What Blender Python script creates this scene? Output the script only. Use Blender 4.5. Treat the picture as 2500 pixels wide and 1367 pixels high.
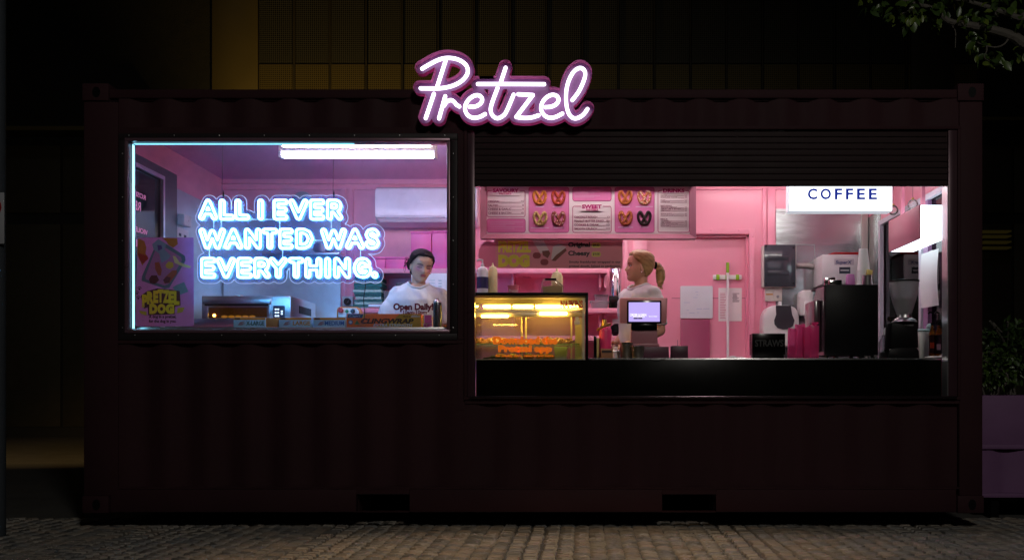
import bpy, bmesh, math, random
import numpy as np
from mathutils import Vector, Matrix, noise
random.seed(7)
R = math.radians
scn = bpy.context.scene
for o in list(bpy.data.objects):
    bpy.data.objects.remove(o)

# ------------------------------------------------------------------ camera, sky, light, exposure
CAM_D, FPX, VX, VY, EYE = 6.5, 2356.0, 1425.0, 945.0, 0.95     # distance to the kiosk front, focal length in photo pixels, vanishing point, eye height
cd = bpy.data.cameras.new('camera'); cam = bpy.data.objects.new('camera', cd); scn.collection.objects.link(cam)
cam.location = (0, -CAM_D, EYE); cam.rotation_euler = (R(90), 0, 0)
cd.sensor_width = 36; cd.lens = 36 * FPX / 2500; cd.shift_x = (1250 - VX) / 2500; cd.shift_y = (VY - 683.5) / 2500
cd.clip_start = 0.05; cd.clip_end = 500
scn.camera = cam
world = bpy.data.worlds.new('World'); scn.world = world; world.use_nodes = True
wn = world.node_tree.nodes; wl = world.node_tree.links
sky = wn.new('ShaderNodeTexSky'); sky.sky_type = 'NISHITA'; sky.sun_disc = False
sky.sun_elevation = R(12); sky.sun_rotation = R(200)
wl.new(sky.outputs[0], wn['Background'].inputs[0]); wn['Background'].inputs[1].default_value = 0.00035
sd = bpy.data.lights.new('moon', 'SUN'); sd.energy = 0.012; sd.angle = R(4); sd.color = (0.8, 0.88, 1.0)
so = bpy.data.objects.new('moon', sd); scn.collection.objects.link(so); so.rotation_euler = (R(50), 0, R(-24))
def spot(name, loc, target, energy, col, size, blend, rad=0.1):
    d = bpy.data.lights.new(name, 'SPOT'); d.energy = energy; d.color = col; d.spot_size = R(size); d.spot_blend = blend; d.shadow_soft_size = rad
    o = bpy.data.objects.new(name, d); scn.collection.objects.link(o); o.location = loc
    o.rotation_euler = (Vector(target) - Vector(loc)).to_track_quat('-Z', 'Y').to_euler(); return o
spot('street_lamp_light', (0.3, -4.8, 5.2), (-0.15, -1.12, 0), 900, (1.0, 0.68, 0.38), 19, 0.9, 0.12).scale = (2.3, 1, 1)
spot('street_lamp_light', (1.6, -8.2, 5.6), (0.1, 0, 1.3), 540, (1.0, 0.94, 0.86), 84, 0.7, 0.35)
spot('street_lamp_light', (-6.5, 3.5, 5.0), (-7.2, 8.2, 0), 420, (1.0, 0.62, 0.22), 60, 0.8)
spot('street_lamp_light', (6.4, -3.4, 4.6), (4.4, 1.2, 3.6), 40, (0.95, 1.0, 0.75), 62, 0.8)
spot('facade_light', (-5.2, 11.0, 2.2), (-4.6, 13.0, 6.5), 620, (1.0, 0.66, 0.16), 95, 0.9)
scn.view_settings.view_transform = 'Standard'; scn.view_settings.look = 'None'; scn.view_settings.exposure = 0; scn.view_settings.gamma = 1
scn.cycles.use_denoising = True
try: scn.cycles.denoiser = 'OPENIMAGEDENOISE'
except Exception: pass
scn.cycles.max_bounces = 10; scn.cycles.diffuse_bounces = 5; scn.cycles.glossy_bounces = 5; scn.cycles.transparent_max_bounces = 24
scn.cycles.caustics_reflective = False; scn.cycles.caustics_refractive = False; scn.cycles.sample_clamp_indirect = 6

def S(Y): return FPX / (CAM_D + Y)                       # photo pixels per metre at depth Y
def X_(px, Y): return (px - VX) / S(Y)
def Z_(py, Y): return EYE - (py - VY) / S(Y)
def P(px, py, Y): return Vector((X_(px, Y), Y, Z_(py, Y)))
def lin(r, g, b):
    f = lambda c: (c / 255 / 12.92) if c / 255 <= 0.04045 else ((c / 255 + 0.055) / 1.055) ** 2.4
    return (f(r), f(g), f(b))

# ------------------------------------------------------------------ materials
def mat(name, col, rough=0.5, metal=0.0, var=0.10, scale=6.0, bump=0.0, bscale=40.0, stretch=(1, 1, 1), emit=None, es=0.0, coat=0.0, alpha=1.0, spec=0.5, sheen=0.0, sub=0.0):
    m = bpy.data.materials.get(name)
    if m: return m
    m = bpy.data.materials.new(name); m.use_nodes = True
    n = m.node_tree.nodes; l = m.node_tree.links; p = n['Principled BSDF']
    tc = n.new('ShaderNodeTexCoord'); mp = n.new('ShaderNodeMapping'); mp.inputs['Scale'].default_value = stretch
    l.new(tc.outputs['Object'], mp.inputs[0])
    nz = n.new('ShaderNodeTexNoise'); nz.inputs['Scale'].default_value = scale; nz.inputs['Detail'].default_value = 5
    l.new(mp.outputs[0], nz.inputs['Vector'])
    mx = n.new('ShaderNodeMix'); mx.data_type = 'RGBA'
    c = Vector(col)
    mx.inputs[6].default_value = (*[max(0, v * (1 - var)) for v in c], 1); mx.inputs[7].default_value = (*[min(1, v * (1 + var)) for v in c], 1)
    l.new(nz.outputs[0], mx.inputs[0]); l.new(mx.outputs[2], p.inputs['Base Color'])
    rr = n.new('ShaderNodeMapRange'); rr.inputs[3].default_value = max(0.02, rough * 0.8); rr.inputs[4].default_value = min(1, rough * 1.2)
    l.new(nz.outputs[0], rr.inputs[0]); l.new(rr.outputs[0], p.inputs['Roughness'])
    p.inputs['Metallic'].default_value = metal; p.inputs['Specular IOR Level'].default_value = spec
    p.inputs['Coat Weight'].default_value = coat; p.inputs['Alpha'].default_value = alpha
    if sheen: p.inputs['Sheen Weight'].default_value = sheen
    if sub:
        p.inputs['Subsurface Weight'].default_value = sub; p.inputs['Subsurface Radius'].default_value = (0.012, 0.005, 0.003)
    if emit: p.inputs['Emission Color'].default_value = (*emit, 1); p.inputs['Emission Strength'].default_value = es
    if bump:
        nb = n.new('ShaderNodeTexNoise'); nb.inputs['Scale'].default_value = bscale; nb.inputs['Detail'].default_value = 3
        l.new(mp.outputs[0], nb.inputs['Vector'])
        b = n.new('ShaderNodeBump'); b.inputs['Strength'].default_value = bump; b.inputs['Distance'].default_value = 0.02
        l.new(nb.outputs[0], b.inputs['Height']); l.new(b.outputs[0], p.inputs['Normal'])
    return m
def ink(r, g, b, rough=0.45): return mat('ink_%d_%d_%d' % (r, g, b), lin(r, g, b), rough, var=0.04, scale=30)
def lamp(name, col, st):
    m = bpy.data.materials.new(name); m.use_nodes = True; n = m.node_tree.nodes; l = m.node_tree.links
    n.remove(n['Principled BSDF']); e = n.new('ShaderNodeEmission'); e.inputs[0].default_value = (*col, 1); e.inputs[1].default_value = st
    l.new(e.outputs[0], n['Material Output'].inputs[0]); return m
def glass(name, tint=(1, 1, 1), ior=1.45, dust=0.0, dcol=(0.7, 0.7, 0.8), dscale=3.0, body=0.0, bcol=(0.8, 0.8, 0.8), rough=0.02):
    m = bpy.data.materials.new(name); m.use_nodes = True; n = m.node_tree.nodes; l = m.node_tree.links
    n.remove(n['Principled BSDF'])
    t = n.new('ShaderNodeBsdfTransparent'); t.inputs[0].default_value = (*tint, 1)
    g = n.new('ShaderNodeBsdfGlossy'); g.inputs['Roughness'].default_value = rough
    f = n.new('ShaderNodeFresnel'); f.inputs[0].default_value = ior
    mx = n.new('ShaderNodeMixShader'); l.new(f.outputs[0], mx.inputs[0]); l.new(t.outputs[0], mx.inputs[1]); l.new(g.outputs[0], mx.inputs[2])
    out = mx
    if dust or body:
        d = n.new('ShaderNodeBsdfDiffuse'); d.inputs[0].default_value = (*(bcol if body else dcol), 1)
        tr = n.new('ShaderNodeBsdfTranslucent'); tr.inputs[0].default_value = (*(bcol if body else dcol), 1)
        ad = n.new('ShaderNodeMixShader'); l.new(d.outputs[0], ad.inputs[1]); l.new(tr.outputs[0], ad.inputs[2])
        m2 = n.new('ShaderNodeMixShader')
        if dust:
            tc = n.new('ShaderNodeTexCoord'); nz = n.new('ShaderNodeTexNoise'); nz.inputs['Scale'].default_value = dscale; nz.inputs['Detail'].default_value = 9; nz.inputs['Roughness'].default_value = 0.75
            l.new(tc.outputs['Object'], nz.inputs['Vector'])
            r = n.new('ShaderNodeMapRange'); r.inputs[1].default_value = 0.42; r.inputs[2].default_value = 0.75; r.inputs[3].default_value = body; r.inputs[4].default_value = body + dust
            l.new(nz.outputs[0], r.inputs[0]); l.new(r.outputs[0], m2.inputs[0])
        else: m2.inputs[0].default_value = body
        l.new(out.outputs[0], m2.inputs[1]); l.new(ad.outputs[0], m2.inputs[2]); out = m2
    l.new(out.outputs[0], n['Material Output'].inputs[0]); return m

PINK = lin(234, 150, 173)
M_pink = mat('pink_wall_paint', PINK, 0.30, var=0.05, scale=2.5, bump=0.04, bscale=14)
M_pinkc = mat('pink_ceiling_paint', lin(225, 150, 195), 0.22, var=0.06, scale=2, bump=0.05, bscale=9)
M_pinkhot = mat('hot_pink_laminate', lin(226, 92, 160), 0.35, var=0.04)
M_cont = mat('container_paint', (0.030, 0.0115, 0.0145), 0.7, var=0.3, scale=1.6, bump=0.10, bscale=22, spec=.12)
M_steel = mat('stainless_steel', (0.44, 0.47, 0.47), 0.22, 1.0, var=0.14, scale=2.2, bump=0.34, bscale=2.4, stretch=(0.6, 1, 1.9))
M_steelb = mat('neon_brightened_steel', (0.60, 0.66, 0.70), 0.42, 0.9, var=0.15, scale=3, bump=0.25, bscale=2.2, stretch=(0.5, 1, 2.2))  # stainless made paler and rougher so the left cladding carries the neon's light
M_steel2 = mat('brushed_steel', (0.55, 0.55, 0.56), 0.32, 1.0, var=0.10, scale=30, stretch=(1, 1, 14))
M_alu = mat('aluminium', (0.66, 0.67, 0.70), 0.30, 1.0, var=0.06)
M_dark = mat('dark_window_trim', (0.018, 0.014, 0.016), 0.5, var=0.2, bump=0.05, spec=.15)
M_black = mat('black_plastic', (0.0035, 0.0035, 0.004), 0.42, var=0.2, spec=.12)
M_blackg = mat('black_gloss', (0.004, 0.004, 0.004), 0.16, var=0.2, bump=0.03, bscale=6, spec=.3)
M_white = mat('white_plastic', (0.78, 0.78, 0.78), 0.35, var=0.05)
M_paper = mat('white_paper', (0.80, 0.80, 0.80), 0.8, var=0.05)
M_grey = mat('grey_plastic', (0.33, 0.34, 0.36), 0.45, var=0.08)
M_glass = glass('window_glass', dust=0.10, dcol=(0.55, 0.5, 0.7), dscale=2.4)
M_clear = glass('clear_glass')
M_tub = glass('cloudy_plastic', tint=(0.95, 0.92, 0.96), body=0.35, bcol=(0.75, 0.72, 0.78), rough=0.15)
M_tube = lamp('fluorescent_tube', (0.58, 0.60, 1.0), 28.0)
M_tubew = lamp('warm_white_tube', (1.0, 0.93, 0.88), 32.0)
M_neon = lamp('blue_white_neon', (0.12, 0.48, 1.0), 24.0)
M_neonp = lamp('pink_white_neon', (0.88, 0.80, 1.0), 3.4)
M_warm = lamp('warm_display_tube', (1.0, 0.58, 0.08), 120.0)

# ------------------------------------------------------------------ mesh builder
class B:
    def __init__(s): s.bm = bmesh.new()
    def box(s, x0, x1, y0, y1, z0, z1, bev=0.0, seg=2):
        x0, x1 = min(x0, x1), max(x0, x1); y0, y1 = min(y0, y1), max(y0, y1); z0, z1 = min(z0, z1), max(z0, z1)
        t = bmesh.new(); bmesh.ops.create_cube(t, size=1)
        bmesh.ops.scale(t, vec=(x1 - x0, y1 - y0, z1 - z0), verts=t.verts); bmesh.ops.translate(t, vec=((x0 + x1) / 2, (y0 + y1) / 2, (z0 + z1) / 2), verts=t.verts)
        if bev:
            bev = min(bev, 0.45 * min(x1 - x0, y1 - y0, z1 - z0)); bmesh.ops.bevel(t, geom=list(t.edges), offset=bev, segments=seg, affect='EDGES', profile=0.5)
        return s._take(t)
    def _take(s, t):
        me = bpy.data.meshes.new('tmp'); t.to_mesh(me); t.free(); s.bm.from_mesh(me); bpy.data.meshes.remove(me); return s
    def mesh(s, me): s.bm.from_mesh(me); bpy.data.meshes.remove(me); return s
    def pbox(s, px0, py0, px1, py1, ya, yb, bev=0.0, seg=2, z0=None, z1=None):      # box whose front face at depth ya shows as this rectangle of photo pixels
        return s.box(X_(px0, ya), X_(px1, ya), ya, yb, Z_(py1, ya) if z0 is None else z0, Z_(py0, ya) if z1 is None else z1, bev, seg)
    def prism(s, pts, y0, y1, bev=0.0):                      # polygon in X,Z extruded from y0 to y1
        t = bmesh.new(); a = [t.verts.new((x, y0, z)) for x, z in pts]; f = t.faces.new(a)
        r = bmesh.ops.extrude_face_region(t, geom=[f]); bmesh.ops.translate(t, vec=(0, y1 - y0, 0), verts=[v for v in r['geom'] if isinstance(v, bmesh.types.BMVert)])
        bmesh.ops.recalc_face_normals(t, faces=t.faces)
        if bev: bmesh.ops.bevel(t, geom=list(t.edges), offset=bev, segments=2, affect='EDGES', profile=0.5)
        return s._take(t)
    def pprism(s, pp, ya, yb, bev=0.0): return s.prism([(X_(a, ya), Z_(b, ya)) for a, b in pp], ya, yb, bev)
    def lathe(s, c, prof, seg=28, axis='z', cap=True):
        c = Vector(c); rings = []; bm = s.bm
        for r, h in prof:
            ring = []
            for i in range(seg):
                a = 2 * math.pi * i / seg; u, v = r * math.cos(a), r * math.sin(a)
                ring.append(bm.verts.new(c + (Vector((u, v, h)) if axis == 'z' else Vector((u, h, v)) if axis == 'y' else Vector((h, u, v)))))
            rings.append(ring)
        fs = []
        for a, b in zip(rings, rings[1:]):
            for i in range(seg):
                j = (i + 1) % seg; fs.append(bm.faces.new((a[i], a[j], b[j], b[i])))
        if cap: fs.append(bm.faces.new(rings[0][::-1])); fs.append(bm.faces.new(rings[-1]))
        bmesh.ops.recalc_face_normals(bm, faces=fs); return s
    def plathe(s, pcx, Y, prof, seg=28, base=None):           # profile as (radius px, photo y px), axis at depth Y
        k = S(Y); return s.lathe((X_(pcx, Y), Y, 0), [(r / k, Z_(py, Y)) for r, py in prof], seg)
    def tube(s, pts, rad, seg=8, closed=False, flat=None):
        pts = [Vector(p) for p in pts]; n = len(pts); bm = s.bm
        rads = rad if isinstance(rad, (list, tuple)) else [rad] * n
        rings = []; up = None
        for i, p in enumerate(pts):
            a = pts[(i - 1) % n] if (closed or i) else p; b = pts[(i + 1) % n] if (closed or i < n - 1) else p
            d = (b - a)
            if d.length < 1e-9: d = Vector((0, 0, 1))
            d.normalize()
            if up is None:
                up = Vector((0, 1, 0)) if abs(d.y) < 0.9 else Vector((0, 0, 1))
            u = (up - d * up.dot(d))
            if u.length < 1e-6: u = d.orthogonal()
            u.normalize(); v = d.cross(u); up = u
            fu = flat if flat else 1.0
            rings.append([bm.verts.new(p + (u * math.cos(t) * fu + v * math.sin(t)) * rads[i]) for t in (2 * math.pi * k / seg for k in range(seg))])
        fs = []
        m = n if closed else n - 1
        for i in range(m):
            a, b = rings[i], rings[(i + 1) % n]
            for k in range(seg):
                j = (k + 1) % seg; fs.append(bm.faces.new((a[k], a[j], b[j], b[k])))
        if not closed: fs.append(bm.faces.new(rings[0][::-1])); fs.append(bm.faces.new(rings[-1]))
        bmesh.ops.recalc_face_normals(bm, faces=fs); return s
    def ball(s, c, r, seg=16):
        t = bmesh.new(); bmesh.ops.create_uvsphere(t, u_segments=seg, v_segments=max(6, seg // 2), radius=1)
        r = r if isinstance(r, (tuple, list)) else (r, r, r)
        bmesh.ops.scale(t, vec=r, verts=t.verts); bmesh.ops.translate(t, vec=c, verts=t.verts); return s._take(t)
    def quad(s, *p): s.bm.faces.new([s.bm.verts.new(v) for v in p]); return s
    def text(s, st, px0, py0, px1, py1, Y, th=0.0015, bold=0.0, shear=0.0, mirror=False):
        return s.mesh(text_mesh(st, X_(px0, Y), X_(px1, Y), Z_(py1, Y), Z_(py0, Y), Y, th, bold, shear, mirror))
    def data(s, name):
        me = bpy.data.meshes.new(name); s.bm.to_mesh(me); s.bm.free(); return me
def text_mesh(st, x0, x1, z0, z1, Y, th=0.0015, bold=0.0, shear=0.0, mirror=False):
    cu = bpy.data.curves.new('t', 'FONT'); cu.body = st; cu.offset = bold; cu.shear = shear; cu.resolution_u = 3
    ob = bpy.data.objects.new('t', cu); me = bpy.data.meshes.new_from_object(ob)
    co = np.empty(len(me.vertices) * 3); me.vertices.foreach_get('co', co); co = co.reshape(-1, 3)
    lo, hi = co.min(0), co.max(0); u = (co[:, 0] - lo[0]) / max(1e-6, hi[0] - lo[0]); v = (co[:, 1] - lo[1]) / max(1e-6, hi[1] - lo[1])
    if mirror: u = 1 - u
    out = np.stack([x0 + u * (x1 - x0), np.full(len(u), Y - th), z0 + v * (z1 - z0)], 1)
    me.vertices.foreach_set('co', out.ravel()); me.update()
    bpy.data.objects.remove(ob); bpy.data.curves.remove(cu)
    bm = bmesh.new(); bm.from_mesh(me); r = bmesh.ops.extrude_face_region(bm, geom=list(bm.faces))
    bmesh.ops.translate(bm, vec=(0, th, 0), verts=[g for g in r['geom'] if isinstance(g, bmesh.types.BMVert)]); bmesh.ops.recalc_face_normals(bm, faces=bm.faces)
    bm.to_mesh(me); bm.free(); return me

def link(o): scn.collection.objects.link(o); return o
def tag(o, label=None, cat=None, group=None, kind=None):
    if label: o['label'] = label
    if cat: o['category'] = cat
    if group: o['group'] = group
    if kind: o['kind'] = kind
    return o
def smooth(me, ang=35):
    me.shade_smooth(); me.set_sharp_from_angle(angle=R(ang))
def wloc(o):
    v = Vector(o.location)
    while o.parent: o = o.parent; v += o.location
    return v
def obj(name, b, m, parent=None, ang=35):
    me = b.data(name) if isinstance(b, B) else b
    for q in (m if isinstance(m, (list, tuple)) else [m]): me.materials.append(q)
    o = link(bpy.data.objects.new(name, me))
    if parent is not None: me.transform(Matrix.Translation(-wloc(parent))); o.parent = parent
    smooth(me, ang); return o
def thing(name, label, cat, loc, group=None):
    o = link(bpy.data.objects.new(name, None)); o.empty_display_size = 0.05; o.location = loc; return tag(o, label, cat, group)
def solo(name, b, m, label, cat, group=None, ang=35):
    me = b.data(name); co = np.array([v.co[:] for v in me.vertices]); c = Vector((*((co.min(0) + co.max(0)) / 2)[:2], co[:, 2].min()))
    me.transform(Matrix.Translation(-c)); o = obj(name, me, m, None, ang); o.location = c; return tag(o, label, cat, group)
def struct(name, b, m): return tag(obj(name, b, m), kind='structure')
def copy_tree(o, parent=None):
    c = link(o.copy()); c.parent = parent
    for ch in o.children: copy_tree(ch, c)
    return c
def catmull(pts, n=6, closed=False):
    pts = [Vector(p) for p in pts]; out = []; N = len(pts)
    for i in range(N if closed else N - 1):
        g = lambda k: pts[k % N] if closed else pts[min(max(k, 0), N - 1)]
        a, b, c, d = g(i - 1), g(i), g(i + 1), g(i + 2)
        for k in range(n):
            t = k / n; out.append(0.5 * ((2 * b) + (c - a) * t + (2 * a - 5 * b + 4 * c - d) * t * t + (3 * b - a - 3 * c + d) * t ** 3))
    if not closed: out.append(pts[-1])
    return out
def contours(paths, r, res):                                # outlines (closed loops in x,z) of everything within r of the given strokes
    segs = np.array([(*a, *b) for p in paths for a, b in zip(p, p[1:])])
    lo = np.minimum(segs[:, :2].min(0), segs[:, 2:].min(0)) - r - 4 * res; hi = np.maximum(segs[:, :2].max(0), segs[:, 2:].max(0)) + r + 4 * res
    xs = np.arange(lo[0], hi[0], res); zs = np.arange(lo[1], hi[1], res); gx, gz = np.meshgrid(xs, zs, indexing='ij'); d = np.full(gx.shape, 1e9)
    for x0, z0, x1, z1 in segs:
        ux, uz = x1 - x0, z1 - z0; L = ux * ux + uz * uz + 1e-12; t = np.clip(((gx - x0) * ux + (gz - z0) * uz) / L, 0, 1)
        d = np.minimum(d, np.hypot(gx - x0 - t * ux, gz - z0 - t * uz))
    f = d - r; nxt = {}
    ins = f < 0
    cells = np.argwhere((ins[:-1, :-1].astype(int) + ins[1:, :-1] + ins[:-1, 1:] + ins[1:, 1:]) % 4 != 0)
    def ep(i, j, e):                                        # crossing on edge e of a cell, keyed by grid edge
        if e == 0: k = (i, j, 0)
        elif e == 1: k = (i + 1, j, 1)
        elif e == 2: k = (i, j + 1, 0)
        else: k = (i, j, 1)
        return k
    T = {1: [(3, 0)], 2: [(0, 1)], 3: [(3, 1)], 4: [(1, 2)], 5: [(3, 2), (1, 0)], 6: [(0, 2)], 7: [(3, 2)], 8: [(2, 3)], 9: [(2, 0)], 10: [(0, 3), (2, 1)], 11: [(2, 1)], 12: [(1, 3)], 13: [(1, 0)], 14: [(0, 3)]}
    for i, j in cells:
        c = int(ins[i, j]) + 2 * int(ins[i + 1, j]) + 4 * int(ins[i + 1, j + 1]) + 8 * int(ins[i, j + 1])
        for a, b in T[c]: nxt[ep(i, j, a)] = ep(i, j, b)
    def pos(k):
        i, j, h = k; i2, j2 = (i + 1, j) if h == 0 else (i, j + 1); a, b = f[i, j], f[i2, j2]; t = a / (a - b)
        return (xs[i] + (xs[i2] - xs[i]) * t, zs[j] + (zs[j2] - zs[j]) * t)
    loops = []
    while nxt:
        k0 = next(iter(nxt)); lp = []; k = k0
        while k in nxt: lp.append(pos(k)); k = nxt.pop(k)
        if len(lp) > 6:
            q = np.array(lp); q = (np.roll(q, 1, 0) + 2 * q + np.roll(q, -1, 0)) / 4; loops.append([tuple(v) for v in q[::2]])
    return loops
def fill_mesh(loops, y0, y1):                                # flat plate with holes from those loops
    cu = bpy.data.curves.new('f', 'CURVE'); cu.dimensions = '2D'; cu.fill_mode = 'BOTH'; cu.extrude = abs(y1 - y0) / 2
    for lp in loops:
        sp = cu.splines.new('POLY'); sp.points.add(len(lp) - 1); sp.use_cyclic_u = True
        for q, (x, z) in zip(sp.points, lp): q.co = (x, z, 0, 1)
    ob = bpy.data.objects.new('f', cu); me = bpy.data.meshes.new_from_object(ob); bpy.data.objects.remove(ob); bpy.data.curves.remove(cu)
    me.transform(Matrix(((1, 0, 0, 0), (0, 0, -1, (y0 + y1) / 2), (0, 1, 0, 0), (0, 0, 0, 1)))); return me
# ------------------------------------------------------------------ ground and paving setts
M_ground = mat('dark_mortar', (0.055, 0.052, 0.048), 0.9, var=0.35, scale=3, bump=0.4, bscale=30)
M_setts = [mat('sett_stone_%d' % i, c, 0.62, var=0.35, scale=9, bump=0.35, bscale=50) for i, c in enumerate([(0.16, 0.145, 0.125), (0.20, 0.18, 0.15), (0.125, 0.12, 0.112), (0.18, 0.15, 0.12)])]
g = B(); g.quad((-150, -60, -0.014), (150, -60, -0.014), (150, 220, -0.014), (-150, 220, -0.014))
ground = struct('ground', g, M_ground)
def sett_bm(i):
    rr = random.Random(i); t = B(); w, d = 0.043 * rr.uniform(.86, 1.04), 0.034 * rr.uniform(.90, 1.05)
    top = [(-w + rr.uniform(0, .007), -d + rr.uniform(0, .006)), (w - rr.uniform(0, .007), -d + rr.uniform(0, .006)), (w - rr.uniform(0, .007), d - rr.uniform(0, .006)), (-w + rr.uniform(0, .007), d - rr.uniform(0, .006))]
    lo = [t.bm.verts.new((x * 1.06, y * 1.06, -0.03)) for x, y in top]; mi = [t.bm.verts.new((x, y, -0.006)) for x, y in top]; hi = [t.bm.verts.new((x * .86, y * .84, rr.uniform(-.001, .002))) for x, y in top]
    for a, b in ((lo, mi), (mi, hi)):
        for k in range(4): t.bm.faces.new((a[k], a[(k + 1) % 4], b[(k + 1) % 4], b[k]))
    t.bm.faces.new(hi); return t
sett_me = []
for i in range(8):
    me = sett_bm(i).data('sett'); me.materials.append(M_setts[i % 4]); smooth(me, 50); sett_me.append(me)
spots = []
BW = 1.36
for k in range(-4, 5):
    for n in range(-34, 18):
        m = 14
        for j in range(m):
            u = (j + 0.5) / m * 2 - 1; x = -0.35 + k * BW + u * BW / 2; y = n * 0.078 - 0.42 * (1 - u * u) + 0.12; a = math.atan(0.42 * 2 * u / (BW / 2))
            x += random.uniform(-.005, .005); y += random.uniform(-.004, .004)
            if -1.75 < y < 0.55 and abs(x + 0.4) < 3.95: spots.append((y, x, a + random.uniform(-.09, .09), random.choice(range(8)), random.uniform(-.003, .004)))
vis = [q for q in spots if -1.12 < q[0] < -0.05 and abs(q[1] + (6.5 + q[0]) * 175 / FPX) < (6.5 + q[0]) * 1250 / FPX]
vis.sort(); near = set(vis[:300])
rest = bmesh.new()
for q in spots:
    y, x, a, mi, dz = q
    if q in near:
        o = link(bpy.data.objects.new('sett', sett_me[mi])); o.location = (x, y, dz); o.rotation_euler = (random.uniform(-.03, .03), random.uniform(-.03, .03), a); o.parent = ground
    else:
        n0 = len(rest.verts); rest.from_mesh(sett_me[mi]); rest.verts.ensure_lookup_table(); rest.faces.ensure_lookup_table()
        T = Matrix.Translation((x, y, dz)) @ Matrix.Rotation(a, 4, 'Z')
        for v in rest.verts[n0:]: v.co = T @ v.co
        for f in rest.faces[-9:]: f.material_index = mi % 4
me = bpy.data.meshes.new('sett_field'); rest.to_mesh(me); rest.free()
for m in M_setts: me.materials.append(m)
o = link(bpy.data.objects.new('sett_field', me)); o.parent = ground; o['kind'] = 'stuff'; smooth(me, 50)

# ------------------------------------------------------------------ building behind
def perf_mat(name, col, n_u, hole):
    m = bpy.data.materials.new(name); m.use_nodes = True; n = m.node_tree.nodes; l = m.node_tree.links; p = n['Principled BSDF']
    tc = n.new('ShaderNodeTexCoord'); sp = n.new('ShaderNodeSeparateXYZ'); l.new(tc.outputs['Object'], sp.inputs[0])
    def M(op, a, b=None):
        q = n.new('ShaderNodeMath'); q.operation = op
        for i, v in enumerate((a, b)):
            if v is None: continue
            if isinstance(v, (int, float)): q.inputs[i].default_value = v
            else: l.new(v, q.inputs[i])
        return q.outputs[0]
    u = M('SUBTRACT', M('FRACT', M('MULTIPLY', sp.outputs[0], n_u)), 0.5); v = M('SUBTRACT', M('FRACT', M('MULTIPLY', sp.outputs[2], n_u)), 0.5)
    d = M('ADD', M('MULTIPLY', u, u), M('MULTIPLY', v, v)); h = M('LESS_THAN', d, hole)
    mx = n.new('ShaderNodeMix'); mx.data_type = 'RGBA'; mx.inputs[6].default_value = (*col, 1); mx.inputs[7].default_value = (0.004, 0.004, 0.003, 1)
    l.new(h, mx.inputs[0]); l.new(mx.outputs[2], p.inputs['Base Color']); p.inputs['Roughness'].default_value = 0.5; p.inputs['Metallic'].default_value = 0.4
    return m
M_brass = mat('bronze_cladding', (0.21, 0.155, 0.05), 0.5, 0.3, var=0.15, scale=1.5)
M_perf = perf_mat('perforated_bronze_open', (0.13, 0.115, 0.075), 24.0, 0.14)
M_perf2 = perf_mat('perforated_bronze_fine', (0.21, 0.155, 0.05), 24.0, 0.085)
M_bwall = mat('dark_render_wall', (0.030, 0.026, 0.02), 0.8, var=0.3, bump=0.2)
M_bpan = mat('dark_bronze_panel', (0.085, 0.068, 0.04), 0.6, 0.2, var=0.2)
YB = 13.0
bd = thing('office_building', 'dark office building behind the kiosk with bronze perforated facade panels', 'building', (0, YB, -0.014))
obj('wall', B().box(-17, 16, YB + .06, YB + 6, -0.014, 14), M_bwall, bd)
obj('facade_panel', B().pbox(517, -150, 629, 560, YB, YB + .05, 0.01), M_brass, bd)
xs = 633
for i in range(20):
    obj('perforated_panel', B().pbox(xs, -150, xs + 81, 155, YB, YB + .045), M_perf, bd)
    obj('perforated_panel', B().pbox(xs, 158, xs + 81, 560, YB - .01, YB + .04), M_perf2, bd)
    obj('facade_mullion', B().pbox(xs + 83.3, -150, xs + 85.8, 560, YB - .05, YB + .03), M_bpan, bd); xs += 88
obj('facade_panel', B().pbox(2225, 60, 2331, 560, YB - .06, YB + .05, .01), M_bpan, bd)
for a, b_ in ((-300, -20), (-14, 147), (153, 330), (2330, 2470), (2476, 2640)):
    obj('ground_floor_panel', B().pbox(a, 547, b_, 1048, YB, YB + .05, .01), M_bpan, bd)
    obj('ground_floor_panel', B().pbox(a, 356, b_, 520, YB, YB + .05, .01), M_bpan, bd)
obj('canopy_edge', B().pbox(-300, 308, 420, 318, YB - .5, YB + .05), M_brass, bd)
obj('canopy_edge', B().pbox(2300, 286, 2700, 294, YB - .5, YB + .05), M_brass, bd)
obj('plinth', B().box(-17, 16, YB - .35, YB + .05, -.014, .16), M_bwall, bd)
wl_ = thing('wall_lantern', 'small brass slatted wall lantern glowing dimly on the dark building by the planter', 'lamp', P(2436, 612, YB - .3))
obj('backplate', B().pbox(2402, 556, 2468, 612, YB - .08, YB - .0005, .01), M_bpan, wl_)
M_lant = mat('lantern_brass', (0.16, 0.12, 0.03), 0.4, 0.8, emit=(1, .75, .15), es=0.008)
for a in (562, 574, 588, 602): obj('louvre', B().pbox(2400, a, 2470, a + 4, YB - .3, YB - .06, .005), M_lant, wl_)

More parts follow.
